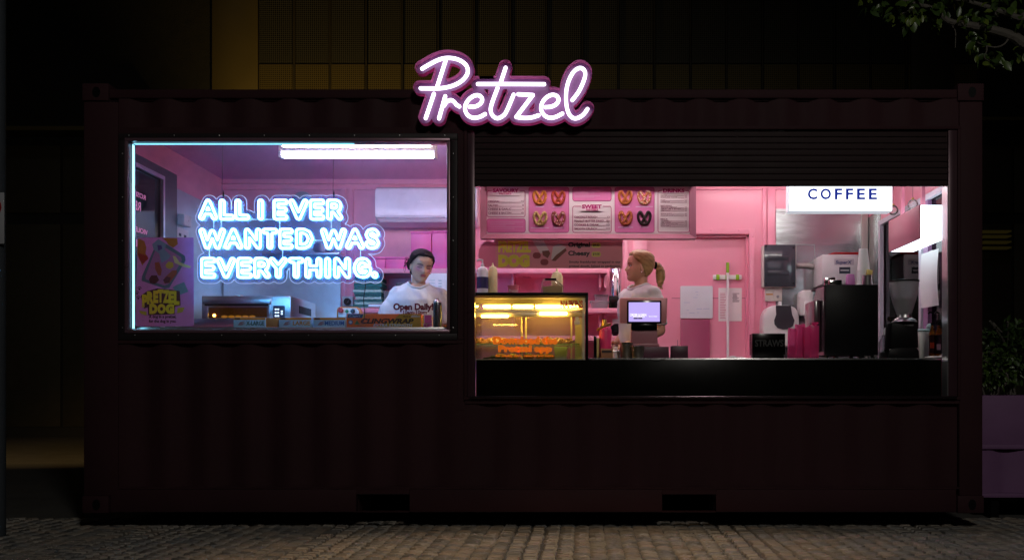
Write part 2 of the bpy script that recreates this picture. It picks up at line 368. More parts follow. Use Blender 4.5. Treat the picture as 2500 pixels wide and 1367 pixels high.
# ------------------------------------------------------------------ the kiosk: a converted container
XL, XR, ZB, ZT, DEP = -3.371, 2.690, 0.103, 2.994, 2.56
IXL, IXR, IYB, FZ, CZ = -3.316, 2.609, 2.35, 0.25, 2.856
K = thing('container_kiosk', 'dark pink shipping container converted into a food kiosk with two lit openings', 'kiosk', (-0.34, 1.2, ZB))
def kp(name, b, m, parent=None): return obj(name, b, m, parent or K)
Zs = lambda py: Z_(py, 0); Xs = lambda px: X_(px, 0)
def post(x0, x1, y0, y1): kp('corner_post', B().box(x0, x1, y0, y1, ZB + .115, ZT - .12, .012), M_cont)
post(XL, Xs(288), 0.0, .05); post(Xs(2342), XR, 0.0, .05); post(XL, XL + .2, DEP - .05, DEP); post(XR - .2, XR, DEP - .05, DEP)
for x in (XL - .006, XR - .172):
    for y in (-.006, DEP - .156):
        for z, h in ((ZB, .118), (ZT - .118, .118)):
            c = kp('corner_casting', B().box(x, x + .178, y, y + .162, z, z + h, .008), M_cont)
            cx = x + .097
            kp('casting_hole', B().prism([(cx + .026 * math.cos(t), z + .058 + .036 * math.sin(t)) for t in (2 * math.pi * k / 20 for k in range(20))], y - .002, y + .02), M_black, c)
kp('top_rail', B().box(XL + .172, XR - .172, .002, .06, Zs(240), Zs(218), .008), M_cont)
kp('roof', B().box(XL + .01, XR - .01, .03, DEP - .02, CZ + .03, Zs(221)), M_cont)
# bottom rail with two fork pockets
zb0, zb1 = Zs(1250), Zs(1193)
def rail(x0, x1): kp('bottom_rail', B().box(x0, x1, .004, .07, zb0, zb1, .006), M_cont)
for a, b_ in ((268, 869), (999, 1617), (1748, 2336)): rail(Xs(a), Xs(b_))
for a, b_ in ((869, 999), (1617, 1748)):
    kp('fork_pocket', B().box(Xs(a), Xs(b_), .004, .07, Zs(1206), zb1).box(Xs(a), Xs(b_), .004, .07, zb0, Zs(1248)).box(Xs(a), Xs(a) + .006, .07, .9, zb0, zb1).box(Xs(b_) - .006, Xs(b_), .07, .9, zb0, zb1), M_cont)
kp('underframe', B().box(XL + .05, XR - .05, .95, DEP - .1, ZB + .02, FZ - .03), M_black)
def corr(x0, x1, z0, z1, yf, dep=.034, per=.278):
    b = B(); x = x0; pts = []
    seq = [(0, 0), (.072, 0), (.14, 1), (.21, 1)]
    n = 0
    while True:
        for dx, q in seq:
            xx = x0 + n * per + dx
            if xx >= x1: break
            pts.append((xx, yf + dep * q))
        else: n += 1; continue
        break
    pts.append((x1, pts[-1][1]))
    lo = [b.bm.verts.new((x, y, z0)) for x, y in pts]; hi = [b.bm.verts.new((x, y, z1)) for x, y in pts]
    for i in range(len(pts) - 1): b.bm.faces.new((lo[i], lo[i + 1], hi[i + 1], hi[i]))
    return b
kp('corrugated_panel', corr(Xs(288), Xs(1136), zb1, Zs(829), .012), M_cont)
kp('corrugated_panel', corr(Xs(1136), Xs(2342), zb1, Zs(976), .012, .028), M_cont)
kp('corrugated_panel', corr(Xs(288), Xs(2342), Zs(312), Zs(240), .012), M_cont)
kp('panel_flange', B().box(Xs(1136), Xs(2342), .0, .05, Zs(985), Zs(976.2)).box(Xs(288), Xs(1136), .0, .05, Zs(838), Zs(830.2)), M_cont)
kp('lower_flange', B().box(Xs(288), Xs(2342), .0, .05, zb1 + .001, zb1 + .012), M_cont)
for x0, x1 in ((XL + .004, XL + .02), (XR - .02, XR - .004)):
    wy = 1.10 if x0 < 0 else 1.95; wz0 = 1.35 if x0 < 0 else 1.16; wz1 = 2.606 if x0 < 0 else 2.40
    kp('end_panel', B().box(x0, x1, .05, DEP - .05, zb0, wz0).box(x0, x1, .05, DEP - .05, wz1, CZ + .08).box(x0, x1, wy, DEP - .05, wz0, wz1), M_cont)
kp('back_panel', B().box(XL + .2, XR - .2, DEP - .03, DEP - .01, zb0, CZ + .08), M_cont)
# front wall lining
fb = B()
for x0, x1, z0, z1 in ((IXL - .02, -3.075, FZ, CZ), (-3.075, -.90, FZ, 1.335), (-3.075, -.90, 2.616, CZ), (-.90, -.748, FZ, CZ), (-.748, 2.467, FZ, .885), (-.748, 2.467, 2.70, CZ), (2.467, IXR + .02, FZ, CZ)):
    fb.box(x0, x1, .052, .092, z0, z1)
kp('front_wall_lining', fb, M_pink)
kp('wall_plate', B().box(Xs(288), Xs(1132), .008, .05, Zs(327), Zs(311)), M_cont)
kp('wall_plate', B().box(Xs(1117) + .002, Xs(1133) - .002, .006, .05, Zs(828), Zs(318)), M_cont)
kp('wall_plate', B().box(Xs(1117) + .002, Xs(1133) - .002, .006, .05, Zs(1000), Zs(829)), M_cont)
# left window
def ring(b, a0, c0, a1, c1, w, ya, yb, bev=.003):
    x0, x1, z0, z1 = Xs(a0), Xs(a1), Zs(c1), Zs(c0)
    b.box(x0, x1, ya, yb, z1 - w, z1, bev).box(x0, x1, ya, yb, z0, z0 + w, bev).box(x0, x0 + w, ya, yb, z0 + w, z1 - w, bev).box(x1 - w, x1, ya, yb, z0 + w, z1 - w, bev); return b
wf = kp('window_trim', ring(B(), 290, 326, 1117, 830, .044, -.006, .03), M_dark)
wa = kp('window_frame', ring(B(), 306, 338, 1099, 813, .021, -.012, .044), mat('pinkish_frame_edge', (0.16, 0.09, 0.12), 0.3, 0.4))
kp('inner_frame', ring(B(), 311, 342, 1096, 808, .012, .046, .10), M_alu, wa)
kp('window_pane', B().box(Xs(313), Xs(1093), .040, .045, Zs(806), Zs(344)), M_glass, wa)
for i in range(8):
    kp('screw', B().lathe((Xs(316 + i * 110), 0, Zs(331.5)), [(.004, -.0062), (.004, -.0085), (.002, -.0095)], 8, 'y'), M_alu, wf)
    kp('screw', B().lathe((Xs(330 + i * 106), 0, Zs(818)), [(.004, -.0062), (.004, -.0085), (.002, -.0095)], 8, 'y'), M_alu, wf)
for i in range(5):
    for a in (300, 1107): kp('screw', B().lathe((Xs(a), 0, Zs(376 + i * 106)), [(.004, -.0062), (.004, -.0085), (.002, -.0095)], 8, 'y'), M_alu, wf)
M_fglow = lamp('cyan_frame_glow', (.25, .75, 1.0), 3.5); M_fglow2 = lamp('dim_cyan_frame_glow', (.25, .75, 1.0), 1.6)  # added glowing strips stand for the light the window frame catches
kp('frame_glow_strip', B().box(Xs(318), Xs(860), .047, .074, Zs(347.4), Zs(340)), M_fglow2, wa)
kp('frame_glow_strip', B().box(Xs(308), Xs(316), .047, .074, Zs(800), Zs(349.4)), M_fglow, wa)
kp('window_sill', B().box(Xs(316), Xs(1092), .103, .47, 1.335, 1.360, .003), M_steel2)
for a in (420, 980): kp('sill_bracket', B().box(Xs(a), Xs(a + 10), .1, .30, 1.2, 1.334), M_steel2)
# serving opening
M_shut = mat('shutter_paint', (.022, .013, .014), 0.6, var=0.15, spec=.12)
sf = kp('opening_frame', ring(B(), 1133, 309, 2345, 976, .022, -.012, .05), M_cont)
sh = kp('roller_shutter', B().box(Xs(1146), Xs(2333), .034, .046, Zs(452), Zs(318)), M_shut)
zt = Zs(318); nsl = 9; hs = (Zs(318) - Zs(454)) / nsl
for i in range(nsl):
    z0 = zt - (i + 1) * hs; kp('slat', B().box(Xs(1147), Xs(2332), .018, .034, z0 + .0012, z0 + hs - .001, .0045, 3), M_shut, sh)
kp('shutter_box', B().box(Xs(1150), Xs(2329), .095, .20, 2.50, 2.78, .01), M_cont)
for a, b_ in ((1141, 1159), (2315, 2337)): kp('guide_rail', B().box(Xs(a), Xs(b_), -.004, .05, Zs(968), Zs(318), .004), mat('guide_rail_paint', (.05, .024, .032), .3, .3, spec=.3))
kp('inner_jamb', B().box(Xs(2313), Xs(2315.5), .0, .10, Zs(966), Zs(453)), M_alu)
kp('serving_ledge', B().box(Xs(1148), Xs(2333), -.03, .095, Zs(973), Zs(966.5), .003), mat('dark_polished_ledge', (0.10, 0.07, 0.08), 0.18, 0.9))
# interior shell
kp('interior_floor', B().box(IXL, IXR, .092, IYB + .1, FZ - .02, FZ), mat('grey_vinyl_floor', (.2, .2, .21), .5))
kp('interior_ceiling', B().box(IXL, IXR, .092, IYB, CZ, CZ + .02), M_pinkc)
dl, dr_, dz = X_(1579, IYB), X_(1829, IYB), Z_(572, IYB)
kp('back_wall', B().box(IXL, dl, IYB, IYB + .04, FZ, CZ).box(dr_, IXR, IYB, IYB + .04, FZ, CZ).box(dl, dr_, IYB, IYB + .04, dz, CZ), M_pink)
kp('side_wall', B().box(IXL - .03, IXL, .092, IYB, FZ, 1.35).box(IXL - .03, IXL, .092, IYB, 2.606, CZ).box(IXL - .03, IXL, 1.10, IYB, 1.35, 2.606), M_pink)
kp('side_wall', B().box(IXR, IXR + .03, .092, IYB, FZ, 1.16).box(IXR, IXR + .03, .092, IYB, 2.40, CZ).box(IXR, IXR + .03, 1.95, IYB, 1.16, 2.40), M_pink)
dd = kp('back_door', B().box(dl, dr_, IYB + .10, IYB + .14, FZ, dz).box(dl - .001, dl + .02, IYB + .04, IYB + .10, FZ, dz).box(dr_ - .02, dr_ + .001, IYB + .04, IYB + .10, FZ, dz).box(dl, dr_, IYB + .04, IYB + .10, dz - .02, dz + .001), M_pink)
aw = .05
arch = kp('door_architrave', B().box(dl - aw, dl, IYB - .012, IYB - .0005, FZ, dz + aw, .002).box(dr_, dr_ + aw, IYB - .012, IYB - .0005, FZ, dz + aw, .002).box(dl, dr_, IYB - .012, IYB - .0005, dz, dz + aw, .002), M_pink)
for px, py in ((1735, 563), (1804, 563), (1838, 578), (1838, 689), (1838, 800), (1640, 563)):
    kp('rivet', B().lathe((X_(px, IYB), 0, Z_(py, IYB)), [(.008, IYB - .012), (.007, IYB - .016), (.003, IYB - .018)], 10, 'y'), M_pink, arch)
kp('wall_seam', B().pbox(1640, 727.5, 1830, 728.6, IYB + .099, IYB + .101), mat('seam_shadow_gap', (.2, .06, .1), .8), dd)
# wall trims and cornices
for a, b_ in ((1862, 1871), (1874, 1893), (1523, 1533), (1546, 1577), (832, 844), (848, 862), (1040, 1046)):
    kp('wall_batten', B().pbox(a, 460, b_, 1050, IYB - .02, IYB - .0005, .003), M_pink)
for a, b_ in ((461, 464), (446, 451)): kp('cornice', B().box(IXL, IXR, IYB - (.012 if a > 450 else .03), IYB - .0005, Z_(b_, IYB), Z_(a, IYB), .002), M_pink)
# steel cladding
kp('steel_cladding', B().box(IXL + .001, X_(832, IYB), IYB - .012, IYB - .001, FZ, 2.56), M_steelb)
kp('steel_cladding', B().box(X_(1894, IYB), IXR - .001, IYB - .012, IYB - .001, FZ, 2.56), M_steel)
kp('steel_cladding', B().box(IXL + .0005, IXL + .006, 1.335, IYB - .013, FZ, 2.565), M_steelb)
kp('steel_cladding', B().box(IXR - .006, IXR - .0005, 1.97, IYB - .013, FZ, 2.50), M_steel)
kp('cladding_trim', B().box(X_(1894, IYB), IXR - .001, IYB - .02, IYB - .013, 2.555, 2.58), M_steel2)
for a, b_ in ((2104, 2119),): kp('cladding_trim', B().pbox(a, 517, b_, 1050, IYB - .03, IYB - .013, .003), mat('beige_conduit', (.5, .45, .42), .4, .4))
for q in ((543, 690, 546, 800), (1988, 598.5, 1990, 660), (1942, 596.5, 1990, 598)): kp('cladding_seam', B().pbox(*q, IYB - .016, IYB - .013), M_grey)
# side window, left
lw = kp('side_window_frame', B().box(IXL - .002, IXL + .02, 1.07, 1.10, 1.35, 2.606).box(IXL - .002, IXL + .02, .10, 1.07, 2.576, 2.606).box(IXL - .002, IXL + .02, .10, 1.07, 1.35, 1.38), M_alu)
kp('window_pane', B().box(IXL - .02, IXL - .014, .06, 1.09, 1.352, 2.604), glass('dark_side_glass', tint=(.5, .5, .55)), lw)
kp('side_window_trim', B().box(IXL + .001, IXL + .016, 1.103, 1.332, 1.30, 2.67).box(IXL + .001, IXL + .016, .10, 1.103, 2.609, 2.67), mat('dark_grey_trim', (.10, .11, .12), .3, .4))
# side window, right
rw = kp('side_window_frame', B().box(IXR - .03, IXR + .002, 1.90, 1.95, 1.16, 2.40).box(IXR - .03, IXR + .002, .10, 1.90, 2.36, 2.40).box(IXR - .03, IXR + .002, .88, .93, 1.16, 2.36).box(IXR - .03, IXR + .002, .10, 1.90, 1.16, 1.19), mat('brightened_aluminium', (.62, .60, .68), .4))  # aluminium given a pale matte colour in place of its bright reflections
kp('window_pane', B().box(IXR + .012, IXR + .018, .06, 1.94, 1.162, 2.398), glass('dark_side_glass_right', tint=(.45, .45, .5)), rw)
kp('window_post', B().box(IXR - .02, IXR + .01, .76, .86, 1.192, 2.358), mat('mauve_post', lin(150, 110, 150), .5), rw)
# lettering on the side window, seen from behind
def side_text(st, y0, y1, z0, z1):
    me = text_mesh(st, 0, 1, z0, z1, 0, .001, .015, 0)
    for v in me.vertices: v.co = (IXL - .011 + v.co.y, y1 + (y0 - y1) * v.co.x, v.co.z)   # read from outside, so mirrored from inside
    return me
M_pl = mat('glowing_pink_vinyl', (.8, .35, .6), .5, emit=(.9, .3, .65), es=.28)  # emission added to the vinyl so the letters look lit
for st, y0, y1, z0, z1 in (('ROSES', .62, .83, 2.367, 2.405), ('RED', .58, .75, 2.267, 2.335), ('VIOLETS', .58, .865, 2.106, 2.145), ('BLUE', .55, .74, 1.995, 2.05)):
    kp('window_lettering', B().mesh(side_text(st, y0, y1, z0, z1)), M_pl, lw)
# counters
CT = 1.15
M_ctop = mat('counter_steel', (.5, .5, .5), .25, 1.0)
kp('counter', B().box(Xs(1437), 2.55, .135, .80, CT - .03, CT - .0005, .003), M_ctop)
kp('counter', B().box(-.74, Xs(1437) - .002, .135, .80, CT - .05, CT - .0205, .003), M_ctop)
kp('counter_front', B().box(-.738, 2.452, .115, .132, FZ, CT - .012, .002), mat('counter_black_steel', (.003, .003, .0022), .22, var=.3, bump=.05, bscale=3, spec=.07))
kp('counter_front', B().box(-.738, 2.452, .132, .80, FZ, CT - .06), M_black)
# shelves on the back wall
for z, x0, x1, dp in ((1.99, X_(905, 1.95), X_(1483, 1.95), .40), (1.642, X_(880, 1.95), X_(1515, 1.95), .40), (1.40, X_(900, 1.95), X_(1515, 1.95), .40)):
    kp('wall_shelf', B().box(x0, x1, IYB - dp, IYB - .021, z - .042, z, .004), M_pink)
for px in (930, 1250, 1475, 1462):
    for z in (1.99, 1.642): kp('shelf_bracket', B().box(X_(px, 2.1), X_(px, 2.1) + .02, IYB - .3, IYB - .022, z - .16, z - .043), M_pink)
# oven bench
kp('work_bench', B().box(IXL + .01, X_(985, 1.4), 1.30, 2.30, 1.44, 1.505, .004).box(IXL + .01, X_(985, 1.4), 1.33, 1.36, FZ, 1.44), M_steel2)
# ------------------------------------------------------------------ ceiling lights
def batten(x0, x1, y, label, m=None, dr=0):
    CZ = globals()['CZ'] - dr
    t = thing('batten_light', label, 'light', ((x0 + x1) / 2, y, CZ - .10), 'fluorescent battens on the kiosk ceiling')
    obj('body', B().box(x0 - .02, x1 + .02, y - .035, y + .035, CZ - .052, CZ + dr, .004), M_white, t)
    obj('diffuser', B().box(x0, x1, y - .030, y + .030, CZ - .098, CZ - .053, .012), m or M_tube, t)
    for x in (x0 - .022, x1 + .001): obj('end_cap', B().box(x, x + .021, y - .036, y + .036, CZ - .10, CZ - .053, .004), M_white, t)
    return t
batten(X_(690, 1.0), X_(1060, 1.0), 1.0, 'bright white fluorescent batten on the ceiling above the neon lettering', None, .027)
batten(-.35, .85, 1.25, 'white ceiling batten above the menu board, hidden behind the shutter', M_tubew)
batten(1.15, 2.35, 1.92, 'white ceiling batten above the coffee machine, hidden behind the shutter', lamp('rear_tube', (1.0, .94, .90), 12))
batten(-.55, .80, .36, 'white ceiling batten just inside the serving opening above the menu face', lamp('menu_tube', (1.0, .93, .90), 30))
batten(1.05, 2.30, .34, 'added unseen ceiling batten above the coffee sign, brightening the counter fronts', lamp('counter_fill_tube', (1.0, .95, .92), 15))  # added batten, brightens the dark fronts in the coffee bay
t = thing('slim_tube_light', 'slim warm tube light hanging in front of the ceiling batten in the left bay', 'light', P(871, 360, .47))
x0, x1, z0 = X_(690, .47), X_(1052, .47), Z_(359.5, .47)
obj('tube', B().box(x0, x1, .46, .48, z0 + .002, z0 + .011, .003), lamp('slim_tube', (1.0, .93, .80), 60), t)
for x in (x0 + .05, x1 - .06): obj('hanger', B().box(x, x + .01, .466, .474, z0 + .0145, CZ), M_white, t)

# ------------------------------------------------------------------ neon lettering in the window
GL = {'A': [[(0, 0), (.5, 1), (1, 0)], [(.2, .34), (.8, .34)]], 'L': [[(0, 1), (0, 0), (1, 0)]], 'I': [[(.5, 0), (.5, 1)]],
 'E': [[(1, 1), (0, 1), (0, 0), (1, 0)], [(0, .5), (.92, .5)]], 'V': [[(0, 1), (.5, 0), (1, 1)]], 'W': [[(0, 1), (.25, 0), (.5, .92), (.75, 0), (1, 1)]],
 'R': [[(0, 0), (0, 1), (.6, 1), (.85, .93), (.95, .74), (.85, .54), (.6, .46), (0, .46)], [(.5, .46), (1, 0)]], 'N': [[(0, 0), (0, 1), (1, 0), (1, 1)]],
 'T': [[(0, 1), (1, 1)], [(.5, 1), (.5, 0)]], 'D': [[(0, 0), (0, 1), (.45, 1), (.8, .87), (1, .5), (.8, .13), (.45, 0), (0, 0)]],
 'S': [[(.95, .84), (.78, .97), (.5, 1), (.2, .95), (.06, .77), (.2, .58), (.5, .5), (.82, .41), (.97, .23), (.8, .05), (.5, 0), (.2, .03), (.03, .17)]],
 'Y': [[(0, 1), (.5, .5), (1, 1)], [(.5, .5), (.5, 0)]], 'H': [[(0, 0), (0, 1)], [(1, 0), (1, 1)], [(0, .5), (1, .5)]],
 'G': [[(.93, .8), (.75, .96), (.5, 1), (.22, .92), (.05, .7), (0, .5), (.05, .28), (.22, .08), (.5, 0), (.8, .05), (1, .2), (1, .45), (.62, .45)]], '.': [[(.45, .02), (.55, .02)], [(.5, 0), (.5, .06)]]}
rows = [((485, 539), 'A 20 270,L 280 490,L 480 682,I 770 860,E 965 1168,V 1165 1425,E 1430 1635,R 1645 1862'),
        ((556, 610), 'W 25 375,A 340 595,N 600 830,T 825 1040,E 1040 1235,D 1250 1492,W 1570 1912,A 1885 2140,S 2130 2335'),
        ((627, 681), 'E 45 250,V 245 502,E 505 715,R 720 942,Y 915 1160,T 1160 1370,H 1370 1600,I 1625 1705,N 1735 1962,G 1985 2228,. 2222 2310')]
NY = 0.064; ks = S(NY); ins = 8.6 / ks
neon_paths = []; letters = []
for (y0, y1), ls in rows:
    for q in ls.split(','):
        ch, a, b_ = q.split(); a = X_(480 + float(a) / 5.208, NY) + ins; b_ = X_(480 + float(b_) / 5.208, NY) - ins
        z1 = Z_(y0, NY) - ins; z0 = Z_(y1, NY) + ins
        ps = [[(a + (b_ - a) * u, z0 + (z1 - z0) * v) for u, v in st] for st in GL[ch]]
        letters.append((ch, ps)); neon_paths += ps
nt = thing('neon_sign', 'blue white neon lettering in three lines hanging behind the left window', 'neon sign', P(710, 691, NY))
for ch, ps in letters:
    if ch == '.': ps = [ps[0], ps[1]]
    b = B()
    for lp in contours(ps, 4.9 / ks, 0.0016):
        b.tube([(x, NY, z) for x, z in lp], 2.9 / ks, 6, True)
    o = obj('neon_letter', b, M_neon, nt)
M_acr = glass('blue_haze_acrylic', tint=(.93, .96, 1.0), body=0.05, bcol=(.08, .25, 1.0))  # blue body put into the acrylic for the haze around the tubes
al = contours(neon_paths, 18.5 / ks, 0.004)
al = [max(al, key=len)]
pnl = obj('acrylic_panel', B().mesh(fill_mesh(al, NY + .022, NY + .028)), M_acr, nt)
b = B()
for lp in al: b.tube([(x, NY + .025, z) for x, z in lp], .0021, 5, True)
obj('polished_edge', b, mat('lit_acrylic_edge', (.8, .85, 1.0), .2, emit=(.55, .65, 1), es=.9), pnl)
for px, a, b_ in ((522, 538, 557), (540, 538, 557), (683, 538, 557), (809, 538, 557), (511, 609, 628), (690, 609, 628), (880, 609, 628)):
    obj('jumper_wire', B().tube([P(px, a, NY + .018), P(px, b_, NY + .018)], .0018, 6), mat('white_wire', (.8, .8, .8), .5, emit=(.6, .75, 1), es=.5), nt)
for (x0, x1, py) in ((610, 628, 536), (644, 668, 536), (766, 790, 587), (786, 812, 657), (543, 548, 606)):
    obj('jumper_wire', B().tube([P(x0, py, NY + .018), P(x1, py, NY + .018)], .0018, 6), mat('white_wire', (.8, .8, .8), .5), nt)
for px in (542, 813):
    obj('hanging_wire', B().tube([P(px, 478, NY + .025), (X_(px, NY), NY + .025, CZ)], .0014, 6).lathe((X_(px, NY), NY + .025, 0), [(.004, Z_(482, NY)), (.006, Z_(474, NY)), (.002, Z_(464, NY))], 8), M_black, nt)
obj('power_cord', B().tube(catmull([P(885, 655, NY + .03), P(893, 690, NY + .035), P(888, 730, NY + .05), P(890, 770, NY + .12), P(884, 792, NY + .30)], 6), .003, 6), M_black, nt)

# ------------------------------------------------------------------ rooftop script sign
SZ = lambda pts: [(990 + x / 5.208, 100 + y / 5.208) for x, y in pts]
script = [[(185, 595), (300, 596), (420, 595), (520, 582), (620, 552), (710, 500), (770, 432), (788, 370), (768, 303), (705, 248), (620, 216), (520, 208), (420, 230), (310, 283), (205, 345)],
 [(505, 240), (395, 580)], [(355, 665), (250, 975)], [(500, 695), (420, 978)], [(480, 820), (520, 765), (572, 745), (612, 765), (640, 800), (680, 826)],
 [(810, 830), (895, 822), (955, 780), (970, 725), (930, 685), (868, 690), (800, 738), (757, 810), (756, 880), (792, 940), (860, 970), (940, 958), (1008, 922)],
 [(1270, 332), (1210, 510)], [(915, 540), (1340, 540), (1762, 542)], [(1168, 588), (1092, 795), (1080, 885), (1110, 948), (1165, 976), (1228, 950), (1280, 888), (1372, 675)],
 [(1430, 670), (1618, 680)], [(1618, 680), (1405, 960)], [(1405, 960), (1500, 972), (1600, 966), (1690, 938)],
 [(1775, 835), (1858, 826), (1922, 790), (1946, 732), (1912, 686), (1850, 680), (1780, 720), (1732, 790), (1724, 868), (1762, 935), (1830, 970), (1910, 958), (1994, 916)],
 [(2120, 745), (2200, 640), (2258, 520), (2286, 420), (2266, 356), (2210, 336), (2140, 382), (2082, 480), (2048, 600), (2040, 740), (2056, 860), (2090, 938), (2142, 976), (2200, 968), (2262, 928), (2314, 858)]]
SY = -.095; kk = S(SY)
ps = thing('script_sign', 'glowing white script neon sign in a pink channel tray above the kiosk roof', 'neon sign', (X_(1230, SY), SY, Z_(299, SY)))
sm = []
for st in script:
    q = SZ(st); q = [(X_(a, SY), Z_(b_, SY)) for a, b_ in q]
    if len(q) > 3: q = [(v.x, v.y) for v in catmull([(a, b_, 0) for a, b_ in q], 5)]
    sm.append(q)
    obj('neon_stroke', B().tube([(x, SY + .020, z) for x, z in q], 4.6 / kk, 10).ball((q[0][0], SY + .020, q[0][1]), 4.6 / kk, 10).ball((q[-1][0], SY + .020, q[-1][1]), 4.6 / kk, 10), M_neonp, ps)
M_tray = mat('pink_sign_tray', lin(205, 104, 156), 0.4, var=0.05)
lp = contours(sm, 16.3 / kk, .004); lp = [l for l in lp if len(l) > 14]
tray = obj('back_plate', B().mesh(fill_mesh(lp, SY + .052, SY + .058)), mat('dusky_sign_plate', lin(122, 74, 122), .45, var=.06), ps)
b = B()
for l in lp:
    n = len(l); f0 = [b.bm.verts.new((x, SY - .012, z)) for x, z in l]; f1 = [b.bm.verts.new((x, SY + .0515, z)) for x, z in l]
    for i in range(n): b.bm.faces.new((f0[i], f0[(i + 1) % n], f1[(i + 1) % n], f1[i]))
bmesh.ops.solidify(b.bm, geom=list(b.bm.faces), thickness=.003)
obj('tray_rim', b, M_tray, ps)
for px, py in ((1060, 240), (1230, 240), (1400, 240)): obj('bracket', B().box(X_(px, 0) - .015, X_(px, 0) + .015, SY + .059, .0015, Z_(py + 6, 0), Z_(py - 12, 0)), M_cont, ps)

# ------------------------------------------------------------------ coffee light box and side light box
M_box = lamp('light_box_face', (.86, .93, 1.0), 2.6)
M_box2 = lamp('light_box_face_side', (.80, .92, 1.0), 3.0)
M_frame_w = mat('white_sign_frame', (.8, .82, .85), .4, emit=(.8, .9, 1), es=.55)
CY = .30
cb = thing('coffee_light_box', 'glowing white hanging light box with blue COFFEE lettering', 'sign', P(2052, 516, CY))
obj('housing', B().pbox(1926, 430, 2180, 516.5, CY + .02, CY + .13, .012), M_frame_w, cb)
face = obj('lit_face', B().pbox(1928, 428, 2178, 514.5, CY + .006, CY + .018, .008), M_box, cb)
b = B(); k = CY + .0055
pts = [(1940, 425), (1940, 498), (1942, 503), (1946, 505.5), (2166, 505.5), (2171, 503), (2173, 498), (2173, 425)]
b.tube([P(x, y, CY + .005) for x, y in pts], .0018, 5); obj('border_line', b, ink(40, 60, 90), cb)
b = B()
for ch, a, c in (('C', 1972, 1995), ('O', 2003, 2029), ('F', 2038, 2056), ('F', 2065, 2083), ('E', 2092, 2112), ('E', 2121, 2141)):
    b.text(ch, a, 460.5, c, 487.5, CY + .0058, .002, .03)
obj('lettering', b, mat('sign_blue', lin(28, 40, 128), .5, var=.02, emit=lin(28, 44, 140), es=1.0), cb)
for px in (1960, 2145): obj('hanger', B().box(X_(px, CY), X_(px, CY) + .02, CY + .06, CY + .08, Z_(430, CY + .02), CZ - .0005), M_pink, cb)
sb = thing('side_light_box', 'white light box with a pink end panel hanging beside the right window', 'sign', (2.44, .62, Z_(600, .62)))
x0, x1, y0, y1 = 2.375, 2.56, .30, .98
zb_, zt_ = 1.995, 2.235
obj('pink_panel', B().box(x0 - .012, x0, y0, y1, zb_, zt_, .003), mat('pink_panel', lin(205, 130, 150), .4), sb)
obj('lit_body', B().box(x0 + .001, x1, y0 + .004, y1 - .002, zb_ + .002, zt_ - .002, .006), M_box2, sb)
for y in (.42, .86): obj('hanger', B().box(x0 + .05, x0 + .075, y, y + .03, zt_ - .004, CZ - .0005), M_pink, sb)

# ------------------------------------------------------------------ menu board and banner
MY = .55
mb = thing('menu_board', 'pink framed menu board of pretzels and drinks hanging in the serving opening', 'menu', P(1436, 582, MY))
b = B(); x0, x1, zt_, zb_ = X_(1173, MY), X_(1699, MY), Z_(438, MY), Z_(583, MY)
w = .043
for pts in ([(x0, zb_), (x1, zb_), (x1 - w, zb_ + w), (x0 + w, zb_ + w)],):
    pass
def fram(b, x0, x1, z0, z1, w, yo, yi):                     # mitred frame whose inner edge lies deeper
    O = [(x0, z0), (x1, z0), (x1, z1), (x0, z1)]; I = [(x0 + w, z0 + w), (x1 - w, z0 + w), (x1 - w, z1 - w), (x0 + w, z1 - w)]
    for i in range(4):
        j = (i + 1) % 4; vs = [b.bm.verts.new((*(O[i][0], yo, O[i][1]),)), b.bm.verts.new((O[j][0], yo, O[j][1])), b.bm.verts.new((I[j][0], yi, I[j][1])), b.bm.verts.new((I[i][0], yi, I[i][1]))]
        bk = [b.bm.verts.new((O[i][0], yi + .02, O[i][1])), b.bm.verts.new((O[j][0], yi + .02, O[j][1]))]
        b.bm.faces.new(vs); b.bm.faces.new((vs[0], bk[0], bk[1], vs[1]))
    bmesh.ops.recalc_face_normals(b.bm, faces=b.bm.faces); return b
obj('frame', fram(B(), x0, x1, zb_, zt_, .042, MY - .01, MY + .045), mat('mauve_frame', lin(158, 96, 116), .35), mb)
MP = MY + .047
obj('panel', B().box(x0 + .03, x1 - .03, MP, MP + .012, zb_ + .03, zt_ - .03), mat('menu_paper', lin(250, 230, 234), .45, var=.03), mb)
pm = MP - .001
magenta = ink(196, 40, 122); soft = ink(214, 120, 172); text_c = ink(150, 52, 96)
def rrect(b, a0, c0, a1, c1, Y, r=4, th=.0012):
    pts = []
    for cx, cy, s0 in ((a1 - r, c0 + r, -90), (a1 - r, c1 - r, 0), (a0 + r, c1 - r, 90), (a0 + r, c0 + r, 180)):
        for k in range(5): t = R(s0 + k * 22.5); pts.append((cx + r * math.cos(t), cy + r * math.sin(t)))
    return b.pprism(pts, Y - th, Y)
def rline(b, a0, c0, a1, c1, Y, r=4, w=.0022):
    pts = []
    for cx, cy, s0 in ((a1 - r, c0 + r, -90), (a1 - r, c1 - r, 0), (a0 + r, c1 - r, 90), (a0 + r, c0 + r, 180)):
        for k in range(5): t = R(s0 + k * 22.5); pts.append(P(cx + r * math.cos(t), cy + r * math.sin(t), Y - .001))
    return b.tube(pts, w, 4, True, .35)
def mz(x, y): return (1140 + x / 4.31, 440 + y / 4.31)
tiles = B(); lines = B()
for a0, c0, a1, c1 in ((212, 408, 614, 548), (652, 76, 1072, 548), (1113, 76, 1518, 218), (1558, 76, 1970, 548)):
    p0, p1 = mz(a0, c0), mz(a1, c1); rrect(tiles, *p0, *p1, pm, 5); rline(lines, *p0, *p1, pm, 5)
for a0, c0, a1, c1 in ((212, 112, 612, 386), (1113, 275, 1518, 548), (2010, 112, 2340, 548)):
    p0, p1 = mz(a0, c0), mz(a1, c1); rline(lines, *p0, *p1, pm, 4)
